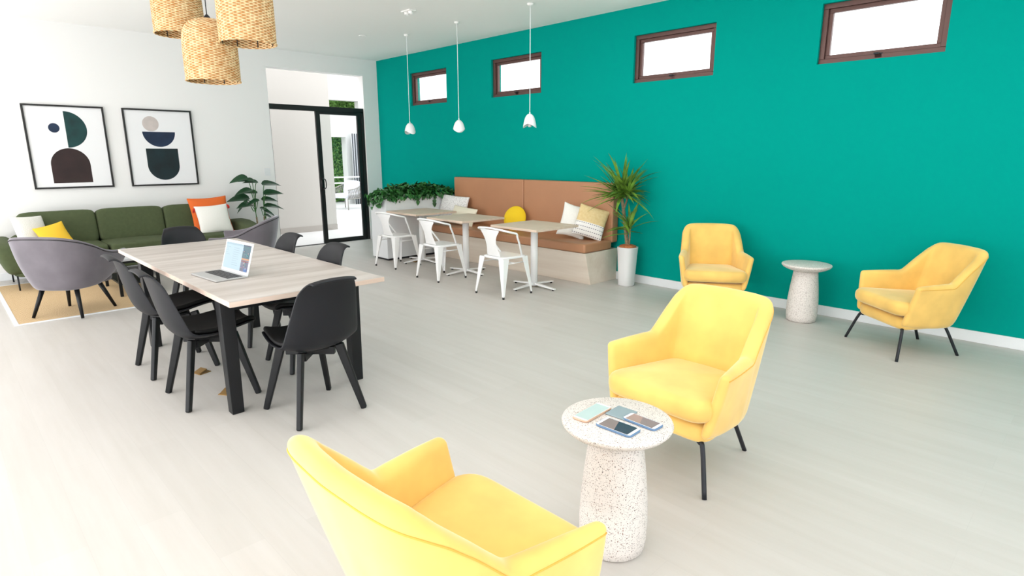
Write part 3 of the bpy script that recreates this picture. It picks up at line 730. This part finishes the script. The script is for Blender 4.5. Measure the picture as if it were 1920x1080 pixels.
# ================================================================== white metal chairs
def metal_chair():
    t = thing('metal_armchair', '', 'metal chair')
    # seat pan with turned-down apron
    vs, fs = pad(footprint(.195, .175, -.185, .175, .045, .045), .425, .452, .010); mesh('seat', vs, fs, M_whitemetal, t)
    for sx in (-1, 1):
        for sy in (-1, 1):
            hx_, hy_ = sx*.165, sy*.155; fx, fy = sx*.232, sy*.226
            # V-folded sheet leg, wide at the top
            top = [(hx_+sx*.032, hy_-sy*.05), (hx_+sx*.032, hy_+sy*.032), (hx_-sx*.05, hy_+sy*.032)]
            bot = [(fx+sx*.004, fy-sy*.014), (fx+sx*.004, fy+sy*.004), (fx-sx*.014, fy+sy*.004)]
            vs = [(x, y, .44) for x, y in top]+[(x, y, .02) for x, y in bot]
            o = mesh('leg', vs, [(0, 1, 4, 3), (1, 2, 5, 4)], M_whitemetal, t, smooth=False)
            md = o.modifiers.new('s', 'SOLIDIFY'); md.thickness = .006; md.offset = 0
            MB().tube([(fx-sx*.004, fy-sy*.004, 0), (fx-sx*.004, fy-sy*.004, .026)], .0125, 10).build('rubber_foot', M_rubber, o, smooth=True)
    f = MB()
    for sx in (-1, 1): f.tube([(sx*.18, -.17, .375), (sx*.18, .17, .375)], .006, 6)
    f.tube([(-.18, 0, .375), (.18, 0, .375)], .006, 6)
    f.build('cross_brace', M_whitemetal, t, smooth=True)
    rim = crom([(-.165, -.10, .45), (-.215, -.005, .60), (-.232, .045, .675), (-.238, .02+.04, .712), (-.236, .10, .728), (-.225, .175, .745), (-.18, .235, .765), (-.09, .262, .776), (0, .268, .78), (.09, .262, .776), (.18, .235, .765), (.225, .175, .745), (.236, .10, .728), (.238, .06, .712), (.232, .045, .675), (.215, -.005, .60), (.165, -.10, .45)], 4)
    rim = [Vector((p.x*1.07, -.02 + (p.y)*.95 if p.y > 0 else p.y-.02, p.z)) for p in rim]
    MB().tube(rim, .0115, 8).build('arm_rail', M_whitemetal, t, smooth=True)
    vs = []; N = 8
    prof = [(0, .160, .105, .45), (.2, .178, .080, .52), (.4, .196, .068, .59), (.6, .212, .078, .655), (.8, .226, .105, .715), (1, .236, .150, .765)]
    for q, y, hw, z in prof:
        for k in range(N+1):
            s = -1+2*k/N; vs.append((hw*1.15*s, y-.012*abs(s)**2*(hw/.15)**2*2, z-.006*abs(s)**2*(q)))
    fs = [(j*(N+1)+k, j*(N+1)+k+1, (j+1)*(N+1)+k+1, (j+1)*(N+1)+k) for j in range(len(prof)-1) for k in range(N)]
    o = mesh('back_splat', vs, fs, M_whitemetal, t); md = o.modifiers.new('s', 'SOLIDIFY'); md.thickness = .004; subsurf(o)
    return t
m0 = metal_chair(); m0.location = (5.03, -1.60, 0); m0.rotation_euler = (0, 0, R(180)); m0['group'] = 'white metal cafe chairs'
m0['label'] = 'white metal armchair at the nearest cafe table'
dup(m0, (3.815, -1.57, 0), R(180), 'white metal armchair at the middle cafe table')
dup(m0, (2.68, -1.48, 0), R(184), 'white metal armchair at the cafe table beside the white planter')

# ================================================================== planter
t = thing('planter_box', 'tall white planter box of trailing ivy left of the bench', 'planter', (2.05, -.71, 0))
pw, pl, ph = .21, .67, .93
o = MB().b2(-pw, pw, -pl, pl, .03, ph-.05).b2(-pw, -pw+.02, -pl, pl, ph-.05, ph).b2(pw-.02, pw, -pl, pl, ph-.05, ph).b2(-pw+.02, pw-.02, -pl, -pl+.02, ph-.05, ph).b2(-pw+.02, pw-.02, pl-.02, pl, ph-.05, ph).build('planter_body', M_trim, t)
MB().b2(-pw+.02, pw-.02, -pl+.02, pl-.02, 0, .03).build('plinth', M_legblack, t)
MB().b2(-pw+.02, pw-.02, -pl+.02, pl-.02, ph-.05, ph-.02).build('soil', M_soil, t)
def leaf_card(c, L, wd, az, el, fold=.25, kind='heart', droop=.3):
    """small folded leaf as real geometry; returns verts, faces"""
    prof = {'heart': [(0, .0), (.06, .75), (.22, 1.0), (.5, .82), (.78, .42), (1, 0)], 'long': [(0, .1), (.2, .7), (.45, 1), (.7, .8), (.9, .35), (1, 0)]}[kind]
    vs = []; Mx = Matrix.Rotation(az, 3, 'Z') @ Matrix.Rotation(-el, 3, 'Y') @ Matrix.Rotation(random.uniform(-.5, .5), 3, 'X')
    for u, wv in prof:
        z = -droop*L*u*u
        for s in (-1, 0, 1): vs.append(Mx @ Vector((u*L, s*wv*wd/2, z + abs(s)*wv*wd*fold)) + Vector(c))
    fs = []
    for i in range(len(prof)-1):
        for k in (0, 1): fs.append((i*3+k, i*3+k+1, i*3+k+4, i*3+k+3))
    return vs, fs
random.seed(5); m = MB()
for i in range(1150):
    x = random.uniform(-pw, pw)*1.0; y = random.uniform(-pl, pl)*1.0
    hgt = .21*math.sqrt(max(0, 1-(x/(pw*1.2))**2)*max(0.1, 1-(y/(pl*1.15))**2))
    z = ph-.04 + random.random()**.7*hgt + random.uniform(0, .03)
    vs, fs = leaf_card((x, y, z), random.uniform(.055, .10), random.uniform(.045, .08), random.uniform(0, 6.28), random.uniform(-.7, 1.2)); m.add(vs, fs)
for i in range(230):   # trailing over the rim
    e = random.random()
    if e < .35: x, y = random.uniform(-pw, pw), -pl-random.uniform(.0, .07); d = random.choice([.02, .05, .12])
    elif e < .8: x, y = pw+random.uniform(0, .05), random.uniform(-pl, pl*.8); d = -.02
    else: x, y = -pw-random.uniform(0, .08), random.uniform(-pl, pl*.6); d = .1
    vs, fs = leaf_card((x, y, ph+.06-random.random()*(d+.07)), random.uniform(.045, .08), random.uniform(.04, .065), math.atan2(y*.4, x)+random.uniform(-.8, .8), random.uniform(-1.5, .1)); m.add(vs, fs)
for y0 in (-.62, -.5, -.1, .22):  # hanging strands
    for k in range(random.choice([1, 2, 3])): vs, fs = leaf_card((pw+.015 if y0 != -.62 else -.1, y0 if y0 != -.62 else -pl-.02, ph-.01-k*.045), .075, .065, random.uniform(-.4, .4), -1.35); m.add(vs, fs)
m.v = [(v[0], min(v[1], .685), v[2]) for v in m.v]
m.build('ivy_foliage', M_leafivy, t, smooth=True)

# ================================================================== tall spiky plant in pot
t = thing('potted_yucca', 'spiky yucca in a tall white pot at the right end of the bench', 'potted plant', (5.787, -.24, 0))
sq = lambda r_, z, n=40: [Vector((r_*math.copysign(abs(math.cos(a))**.75, math.cos(a)), r_*math.copysign(abs(math.sin(a))**.75, math.sin(a)), z)) for a in [2*math.pi*k/n for k in range(n)]]
rg = [sq(.085, 0), sq(.092, .01), sq(.097, .15), sq(.108, .36), sq(.115, .46), sq(.117, .475), sq(.107, .475), sq(.105, .44)]
vs, fs = loft(rg); mesh('pot', vs, fs, M_pot, t)
bl = []
lathe_obj('mulch', [(.100, .44), (.104, .47), (.098, .492), (.06, .503), (.001, .508)], M_soil, t, 30)
m = MB(); tr = crom([(.0, 0, .45), (-.03, 0, .62), (-.07, .0, .85), (-.115, 0, 1.08)], 5)
m.tube(tr, .02, 10, rs=[.024-.008*i/len(tr)+(.002 if i % 2 else 0) for i in range(len(tr))])
m.tube(crom([(-.08, 0, .92), (-.05, .01, 1.02), (-.03, .01, 1.12)], 4), .012, 8)
m.tube(crom([(.015, .0, .46), (.03, -.01, .60), (.025, -.01, .70)], 4), .011, 8)
m.build('trunk', M_trunk, t, smooth=True)
def blade(m, c, L, wd, az, el, droop):
    Mx = Matrix.Rotation(az, 3, 'Z'); n = 7; base = len(m.v); vs = []
    for i in range(n+1):
        u = i/n; r_ = L*u; a = el - droop*u
        # integrate curve
        x = L*sum(math.cos(el-droop*(k+.5)/n) for k in range(i))/n; z = L*sum(math.sin(el-droop*(k+.5)/n) for k in range(i))/n
        wv = wd*(.55+.45*math.sin(min(1, u*1.6)*math.pi/2))*(1-u**2.2)+.0006
        for s in (-1, 0, 1): vs.append(Mx @ Vector((x, s*wv/2, z+abs(s)*wv*.3)) + Vector(c))
    fs = [(i*3+k, i*3+k+1, i*3+k+4, i*3+k+3) for i in range(n) for k in (0, 1)]
    m.add(vs, fs)
random.seed(21)
for (c, n_, Ls, name) in (((-.115, 0, 1.06), 64, (.36, .62), 'leaf_crown'), ((-.03, .01, 1.10), 34, (.34, .56), 'leaf_crown'), ((.025, -.01, .66), 24, (.26, .50), 'leaf_crown')):
    m = MB()
    for i in range(n_):
        el = random.uniform(-.1, 1.35); L = random.uniform(*Ls)
        az = random.uniform(0, 6.28)
        if math.sin(az) > 0: L *= max(.3, 1-.55*math.sin(az)*math.cos(el))
        blade(m, (c[0], c[1], c[2]+random.uniform(-.03, .06)), L, random.uniform(.034, .054), az, el, random.uniform(.1, .8))
    m.v = [(v[0], min(v[1], .215), v[2]) for v in m.v]
    m.build(name, M_leaf, t, smooth=True)

# ================================================================== white pendants
def pendant():
    t = thing('white_pendant', '', 'pendant lamp')
    n = 40; vs, fs = [], []
    prof = [(.006, .150), (.018, .148), (.036, .137), (.054, .112), (.067, .078), (.076, .040), (.081, .008)]
    for i, (r_, z) in enumerate(prof):
        for k in range(n):
            a = 2*math.pi*k/n; zz = z
            q = max(0, (i-3)/3); zz -= q*.022*math.sin(2*a+.6)
            vs.append((r_*math.cos(a), r_*math.sin(a), zz))
    for i in range(len(prof)-1):
        for k in range(n): fs.append((i*n+k, i*n+(k+1) % n, (i+1)*n+(k+1) % n, (i+1)*n+k))
    o = mesh('lamp_shade', vs, fs, M_whiteplastic, t); md = o.modifiers.new('s', 'SOLIDIFY'); md.thickness = .004; subsurf(o)
    lathe_obj('bulb', [(.003, -.002), (.018, .0), (.026, .02), (.022, .045), (.013, .07), (.012, .1)], M_bulb, t, 20)
    lathe_obj('cable_cap', [(.008, .148), (.008, .165), (.004, .172)], M_whiteplastic, t, 16)
    return t
G_ = 'white dome pendant lamps'
p0 = pendant(); Z0 = 1.875
spots = ((4.86, -1.0, 0, 'white dome pendant with wavy rim, nearest of the three over the cafe tables', 0), (3.55, -1.0, 1.9, 'white dome pendant hanging in the middle of the cafe tables', 0), (2.42, -1.0, 2.6, 'white dome pendant nearest the corner, hanging over the planter end', .012))
for i, (x, y, a, l, wob) in enumerate(spots):
    o = p0 if i == 0 else dup(p0, (x, y, Z0), R(0))
    o.location = (x, y, Z0 + (.012, -.004, 0)[i]); o.rotation_euler = (0, 0, a); o['label'] = l; o['group'] = G_
for i, (x, y, a, l, wob) in enumerate(spots):
    o = [q for q in D.objects if q.get('label') == l][0]; z0 = o.location.z
    pts = [(wob*math.sin(k*1.3+1)*math.exp(-k*.12)*(1 if k else 0), 0, .168+(H-z0-.168-.02)*k/16) for k in range(17)]
    MB().tube(pts, .0042, 6).build('cable', M_whiteplastic, o, smooth=True)
    lathe_obj('ceiling_rose', [(.035, H-z0), (.035, H-z0-.018), (.006, H-z0-.026)], M_ceil, o, 24)

# ================================================================== wicker pendants
def wicker(d, hgt, loc, label):
    t = thing('wicker_pendant', label, 'pendant lamp', loc, random.uniform(0, 1), 'wicker pendant lamps')
    r_ = d/2; n = 72
    prof = [(r_*.985, 0), (r_*1.0, .02), (r_*1.005, hgt*.3), (r_*.995, hgt*.62), (r_*.96, hgt*.74), (r_*.86, hgt*.84), (r_*.68, hgt*.92), (r_*.45, hgt*.97), (r_*.14, hgt*.995)]
    P = crom([(a, b_, 0) for a, b_ in prof], 6); vs, fs = [], []
    for i, p in enumerate(P):
        for k in range(n):
            rr = p.x*(1+.006*math.sin(k*math.pi+i*math.pi)); a = 2*math.pi*k/n; vs.append((rr*math.cos(a), rr*math.sin(a), p.y))
    for i in range(len(P)-1):
        for k in range(n): fs.append((i*n+k, i*n+(k+1) % n, (i+1)*n+(k+1) % n, (i+1)*n+k))
    o = mesh('woven_shade', vs, fs, M_wicker, t); md = o.modifiers.new('s', 'SOLIDIFY'); md.thickness = .008
    MB().tube([(r_*.99*math.cos(2*math.pi*k/40), r_*.99*math.sin(2*math.pi*k/40), .0) for k in range(41)], .008, 8, cap=False).build('rim', M_wicker, t, smooth=True)
    f = MB()
    for k in range(8):
        a = 2*math.pi*k/8+.2; f.tube([(r_*.955*math.cos(a), r_*.955*math.sin(a), z) for z in (.0, hgt*.35, hgt*.7)], .004, 5)
    f.build('inner_frame', M_legblack, t, smooth=True)
    top = hgt*.995
    lathe_obj('lamp_holder', [(.022, top-.1), (.024, top-.02), (.024, top+.012), (.008, top+.03)], M_legblack, t, 20)
    MB().tube([(0, 0, top), (0, 0, H-loc[2]-.02)], .004, 6).build('cable', M_legblack, t, smooth=True)
    lathe_obj('ceiling_rose', [(.06, H-loc[2]), (.06, H-loc[2]-.02), (.008, H-loc[2]-.03)], M_legblack, t, 24)
    return t
wicker(.412, .52, (4.933, -4.232, 2.415), 'wicker pendant lampshade on the right, nearest of the cluster over the dining table')
wicker(.425, .50, (4.296, -4.302, 2.185), 'wicker pendant lampshade hanging lowest of the cluster')
wicker(.42, .44, (3.606, -4.317, 2.65), 'wicker pendant lampshade on the left, farthest of the cluster')

# ================================================================== framed prints
m_paper = mat('paper', srgb(238, 238, 240), .7)
m_teal = mat('ink_teal', srgb(8, 56, 56), .7, var=.35, vscale=6); m_navy = mat('ink_navy', srgb(18, 38, 66), .7, var=.25, vscale=6)
m_brown = mat('ink_brown', srgb(44, 27, 27), .7, var=.3, vscale=6); m_stone = mat('ink_stone', srgb(198, 188, 184), .7, var=.08, vscale=8)
m_dkteal = mat('ink_dark_teal', srgb(4, 32, 38), .7, var=.45, vscale=5)
def print_frame(y0, y1, z0, z1, label, shapes):
    t = thing('framed_print', label, 'framed print', (0, (y0+y1)/2, z0), 0, 'framed abstract prints')
    oy_, oz = (y0+y1)/2, z0; w2 = (y1-y0)/2; h = z1-z0; f = MB(); b_ = .022
    f.b2(.002, .034, -w2, w2, 0, b_); f.b2(.002, .034, -w2, w2, h-b_, h); f.b2(.002, .034, -w2, -w2+b_, b_, h-b_); f.b2(.002, .034, w2-b_, w2, b_, h-b_)
    f.build('frame', M_black, t, bev=.0015)
    vs = [(.018, -w2+b_, b_), (.018, w2-b_, b_), (.018, w2-b_, h-b_), (.018, -w2+b_, h-b_)]; fs = [(0, 1, 2, 3)]; mi = [0]; ms = [m_paper]; xx = .0185
    for mm, pts in shapes:
        n = len(vs); vs += [(xx, y-oy_, z-oz) for y, z in pts]; fs.append(tuple(range(n, n+len(pts)))); ms.append(mm); mi.append(len(ms)-1); xx += .0004
    mesh('print', vs, fs, None, t, False, ms, mi, fixn=False)
    MB().b2(.002, .017, -w2+b_*.5, w2-b_*.5, b_*.5, h-b_*.5).build('backing', M_black, t)
def circ(cy, cz, r_, a0=0, a1=360, n=40): return [(cy+r_*math.cos(R(a0+(a1-a0)*i/n)), cz+r_*math.sin(R(a0+(a1-a0)*i/n))) for i in range(n+(0 if a1-a0 == 360 else 1))]
print_frame(-5.205, -4.33, 1.14, 2.21, 'framed abstract print, the left one, with a dark arch and teal half circle',
            [(m_navy, circ(-4.901, 1.920, .060)), (m_teal, circ(-4.779, 1.903, .233, -90, 90)), (m_brown, [(-4.996, 1.212), (-4.566, 1.212)] + circ(-4.781, 1.447, .215, 0, 180))])
print_frame(-4.115, -3.235, 1.137, 2.21, 'framed abstract print, the right one, with stacked bowl shapes under a grey circle',
            [(m_stone, circ(-3.782, 2.008, .104)), (m_navy, [(-3.90, 1.898)] + circ(-3.69, 1.898, .21, 180, 360)), (m_dkteal, [(-3.884, 1.664)] + circ(-3.677, 1.425, .207, 180, 360) + [(-3.47, 1.664)])])

# ================================================================== rug
t = thing('jute_rug', 'woven jute rug with a white border under the sofa group', 'rug', (1.6, -5.11, 0))
MB().b2(-1.155, 1.155, -.67, .65, .0, .008).build('woven_field', M_jute, t, bev=.002)
r = MB(); r.b2(-1.18, -1.15, -.70, .68, 0, .010).b2(1.15, 1.18, -.70, .68, 0, .010).b2(-1.15, 1.15, -.70, -.665, 0, .010).b2(-1.15, 1.15, .645, .68, 0, .010)
r.build('border', M_trim, t, bev=.002)

# ================================================================== sofa
t = thing('sofa', 'long olive green three seat sofa against the white wall under the prints', 'sofa', (.55, -4.25, 0))
sx_, sy_ = -.55, 4.25
def sb(name, x0, x1, y0, y1, z0, z1, e=7, seg=9, bulge=0, rot=None, warp=None):
    vs, fs = blob((x1-x0, y1-y0, z1-z0), e, seg, ((x0+x1)/2+sx_, (y0+y1)/2+sy_, (z0+z1)/2), rot=rot, bulge=bulge, warp=warp); return mesh(name, vs, fs, M_green_sofa, t)
sb('base', .12, .98, -5.62, -2.88, .16, .32, 14)
sb('back_rest', .08, .26, -5.55, -2.95, .2, .60, 12)
for y0, y1 in ((-5.47, -4.66), (-4.65, -3.86), (-3.85, -3.04)):
    sb('seat_cushion', .30, 1.0, y0, y1, .30, .47, 12, bulge=.012)
    sb('back_cushion', .20, .42, y0-.004, y1+.004, .43, .87, 8, rot=(0, R(-9), 0), seg=11)
sb('arm', .10, 1.0, -5.68, -5.44, .2, .60, 5, warp=lambda q: Vector((q.x*(1), q.y+(-.13*(q.z+.2)/.4), q.z-.05*max(0, q.x))))
sb('arm', .10, 1.0, -3.02, -2.76, .2, .61, 5, warp=lambda q: Vector((q.x*(1), q.y+(.06*(q.z+.2)/.4), q.z-.12*max(0, q.x))))
for x in (.2, .92):
    for y in (-5.6, -2.92): MB().tube([(x+sx_, y+sy_, .18), (x+sx_, y+sy_, .008 if x > .4 else 0.0)], .009, 8).build('leg', M_legblack, t, smooth=True)

# throw pillows
def pillow(name, w, h, th, m, loc, rot, label, ears=.10, e=.5, mats=None, cat='cushion'):
    n = 18; vs, fs = [], []
    for side in (1, -1):
        for j in range(n+1):
            for i in range(n+1):
                u, v = -1+2*i/n, -1+2*j/n
                x = u*(1-ears*(1-v*v)*.9 if True else 1); y = v*(1-ears*(1-u*u)*.9)
                z = side*th/2*(max(0, 1-u**2)*max(0, 1-v**2))**e
                vs.append((x*w/2, y*h/2, z))
    N = (n+1)**2
    for s in (0, 1):
        for j in range(n):
            for i in range(n):
                a = s*N+j*(n+1)+i; q = (a, a+1, a+n+2, a+n+1); fs.append(q if s == 0 else q[::-1])
    bm = bmesh.new(); me = D.meshes.new(name); me.from_pydata(vs, [], fs); bm.from_mesh(me); bmesh.ops.remove_doubles(bm, verts=bm.verts, dist=1e-5); bm.to_mesh(me); bm.free()
    o = link(name, me, m); o.location = loc; o.rotation_euler = rot; subsurf(o); tag(o, label, cat); return o
def lean(facing, tilt, roll=0):
    """pillow standing upright: local z (thickness) points along facing direction (deg, world), leaning back by tilt"""
    f = R(facing); zdir = Vector((math.cos(f)*math.cos(R(tilt)), math.sin(f)*math.cos(R(tilt)), math.sin(R(tilt))))
    up = Vector((0, 0, 1)); ydir = (up - zdir*up.dot(zdir)).normalized(); xdir = ydir.cross(zdir)
    M_ = Matrix((xdir, ydir, zdir)).transposed() @ Matrix.Rotation(R(roll), 3, 'Z'); return M_.to_euler()
po = pillow('throw_pillow', .57, .54, .15, M_orange, (.50, -3.27, .72), lean(0, 16, 2), 'orange cushion standing behind the white one on the sofa', .09)
pw_ = pillow('throw_pillow', .47, .45, .15, M_whitefab, (.66, -3.28, .66), lean(-4, 22, 3), 'white cushion with red corner tassels in front of the orange cushion', .08)
def tassel(par, x, y):
    m = MB(); random.seed(int(x*100))
    for k in range(10): m.tube([(x, y, 0), (x+math.copysign(.02, x)+random.uniform(-.012, .012), y-.03+random.uniform(-.01, .01), random.uniform(-.012, .012)), (x+math.copysign(.025, x)+random.uniform(-.02, .02), y-.06+random.uniform(-.01, .01), random.uniform(-.02, .02))], .004, 5)
    m.build('tassel', M_red, par, smooth=True)
tassel(pw_, .215, .205); tassel(pw_, -.215, .19); tassel(pw_, .21, -.19); tassel(pw_, -.21, -.19)
pillow('throw_pillow', .38, .40, .14, M_whitefab, (.60, -5.37, .665), lean(30, 20, -3), 'white textured cushion in the left corner of the sofa', .06)
pillow('throw_pillow', .34, .34, .11, M_yfab, (.74, -5.17, .60), lean(5, 30, 14), 'yellow cushion on the left end of the sofa beside the white one', .10)
pillow('throw_pillow', .56, .42, .13, M_dots, (2.53, -.31, .745), lean(-75, 16, -4), 'white speckled cushion at the left end of the bench', .05)
pillow('throw_pillow', .50, .30, .12, M_cream, (2.90, -.42, .655), lean(-80, 24, -6), 'cream oblong cushion in front of the speckled one on the bench', .05)
pillow('throw_pillow', .38, .46, .13, M_whitefab, (5.02, -.34, .735), lean(-50, 18, -14), 'white cushion on the bench leaning beside the striped one', .12)
pillow('throw_pillow', .40, .42, .13, M_dash, (5.26, -.30, .735), lean(-52, 18, -16), 'straw and white stitched cushion at the right end of the bench', .05)
vs, fs = blob((.38, .38, .11), 2.6, 9, warp=None)
vs, fs = lathe([(.0005, .045), (.06, .044), (.12, .036), (.16, .022), (.178, .006), (.180, 0), (.178, -.006), (.16, -.022), (.12, -.036), (.06, -.044), (.0005, -.045)], 40)
o = mesh('throw_pillow', vs, fs, M_ybright); o.location = (3.87, -.27, .68); o.rotation_euler = lean(-75, 18)
tag(o, 'round lemon yellow cushion in the middle of the bench', 'cushion')

# ================================================================== grey tub chairs
def tub():
    t = thing('tub_chair', '', 'tub chair')
    T = [(-.365, -.33, .61), (-.375, -.18, .612), (-.378, -.02, .645), (-.362, .12, .715), (-.315, .25, .775), (-.22, .335, .808), (-.11, .362, .818), (0, .37, .82)]
    B = [(-.29, -.30, .43), (-.285, -.18, .36), (-.28, -.04, .31), (-.262, .07, .295), (-.225, .16, .29), (-.155, .215, .285), (-.08, .235, .285), (0, .24, .285)]
    W_ = [.05]*8
    o, seam = shell('upholstered_shell', sym(T), sym(B), W_+W_[1:], M_grey, t, n=5, bulge=.02); subsurf(o)
    MB().tube([Vector(s) for s in seam], .0045, 6).build('piping', M_piping, o, smooth=True)
    vs, fs = pad(footprint(.27, .21, -.28, .19, .07, .12), .285, .38, .035); mesh('seat_base', vs, fs, M_grey, t)
    vs, fs = pad(footprint(.33, .27, -.36, .26, .08, .12), .365, .47, .045, .015); mesh('seat_cushion', vs, fs, M_grey, t)
    for sx in (-1, 1):
        for sy, yy in ((-1, -.24), (1, .24)):
            MB().tube([(sx*.16, sy*.15, .31), (sx*.245, yy, 0)], .02, 12, rs=[.024, .014]).build('leg', M_blackwood, t, smooth=True)
    return t
q0 = tub(); q0.location = (2.575, -5.305, .010); q0.rotation_euler = (0, 0, R(225)); q0['group'] = 'grey velvet tub chairs'
q0['label'] = 'grey velvet tub chair at the left, seen from behind on the jute rug'
dup(q0, (2.25, -3.42, 0), R(-32), 'grey velvet tub chair behind the dining table, mostly hidden')

# coffee table
t = thing('coffee_table', 'low coffee table with a pale top and black frame, half hidden by the dining table', 'coffee table', (1.75, -4.62, .008))
MB().b2(-.42, .42, -.22, .22, .40, .425).build('table_top', mat('pale_marble', srgb(214, 216, 222), .3, var=.04, vscale=3), t, bev=.004)
f = MB().b2(-.41, .41, -.21, .21, .375, .40).b2(-.38, .38, -.19, .19, .13, .15)
f.build('shelf', M_blackwood, t)
for sx in (-1, 1):
    for sy in (-1, 1): MB().b2(sx*.38-.015, sx*.38+.015, sy*.19-.015, sy*.19+.015, 0, .375).build('leg', M_blackwood, t)

# leafy plant behind the sofa end
t = thing('potted_philodendron', 'leafy green plant on tall stems between the sofa and the sliding door', 'potted plant', (.42, -2.52, 0))
lathe_obj('pot', [(.10, 0), (.115, .01), (.14, .30), (.145, .32), (.13, .32), (.125, .29)], M_pot, t, 32)
lathe_obj('soil', [(.128, .26), (.124, .295), (.001, .30)], M_soil, t, 24)
# directions: image right is roughly +y here
LV = [(-.33, 1.21, .26, -.35), (-.16, 1.17, .20, .2), (-.02, 1.14, .20, .35), (.14, 1.10, .30, .15), (-.24, 1.02, .26, -.2), (-.32, .90, .30, .0), (-.27, .80, .27, .05), (.14, .96, .28, .25), (.13, .86, .24, -.05), (.12, .76, .28, -.1), (.0, .72, .22, -.9), (-.02, .86, .2, -.6), (.06, .62, .2, -1.2), (-.02, .98, .2, .3), (.06, .68, .2, -1.0)]
random.seed(9); m = MB(); st = MB()
def big_leaf(m, c, L, wd, dirv, tilt):
    az = math.atan2(dirv[1], dirv[0]); Mx = Matrix.Rotation(az, 3, 'Z') @ Matrix.Rotation(-tilt, 3, 'Y') @ Matrix.Rotation(random.uniform(-.2, .2) + (.6 if dirv[1] > 0 else -.6), 3, 'X')
    prof = [(-.12, .35), (0, .8), (.12, 1), (.3, .97), (.5, .82), (.7, .55), (.88, .22), (1, 0)]
    vs = []
    for u, wv in prof:
        for s in (-1, -.5, 0, .5, 1): vs.append(Mx @ Vector((u*L, s*wv*wd/2, -.22*L*u*u + abs(s)*wv*wd*.18)) + Vector(c))
    fs = [(i*5+k, i*5+k+1, i*5+k+6, i*5+k+5) for i in range(len(prof)-1) for k in range(4)]; m.add(vs, fs)
for i, (dy, z, L, tl) in enumerate(LV):
    sgn = -1 if dy < 0 else 1; bx = -.03 if dy < -.0 else .05
    stem = (.0, -.06 if dy < 0 else .07); a = (random.uniform(-.05, .1), dy*.42 + stem[1]*.5, z+.02)
    st.tube(crom([(stem[0], stem[1]*.8, .28), (stem[0], stem[1], min(z, .8)*.85), (a[0]*.5, (stem[1]+a[1])/2, z-.08), a], 4), .006, 6)
    big_leaf(m, a, L, L*.5, (random.uniform(-.1, .6), sgn), tl*.4)
m.build('leaves', M_leafdark, t, smooth=True)
st.build('stems', M_stem, t, smooth=True)
f = MB()
for y_ in (-.055, .065): f.tube([(0, y_*.8, .28), (0, y_, .62)], .013, 8)
f.build('trunk', M_trunk, t, smooth=True)
st = MB().tube(crom([(0, -.05, .72), (.02, -.12, .86), (.04, -.20, .88)], 4), .004, 6); big_leaf(st, (.04, -.20, .88), .24, .05, (.1, -1), -.75); st.build('drooping_leaf', M_leafdark, t, smooth=True)
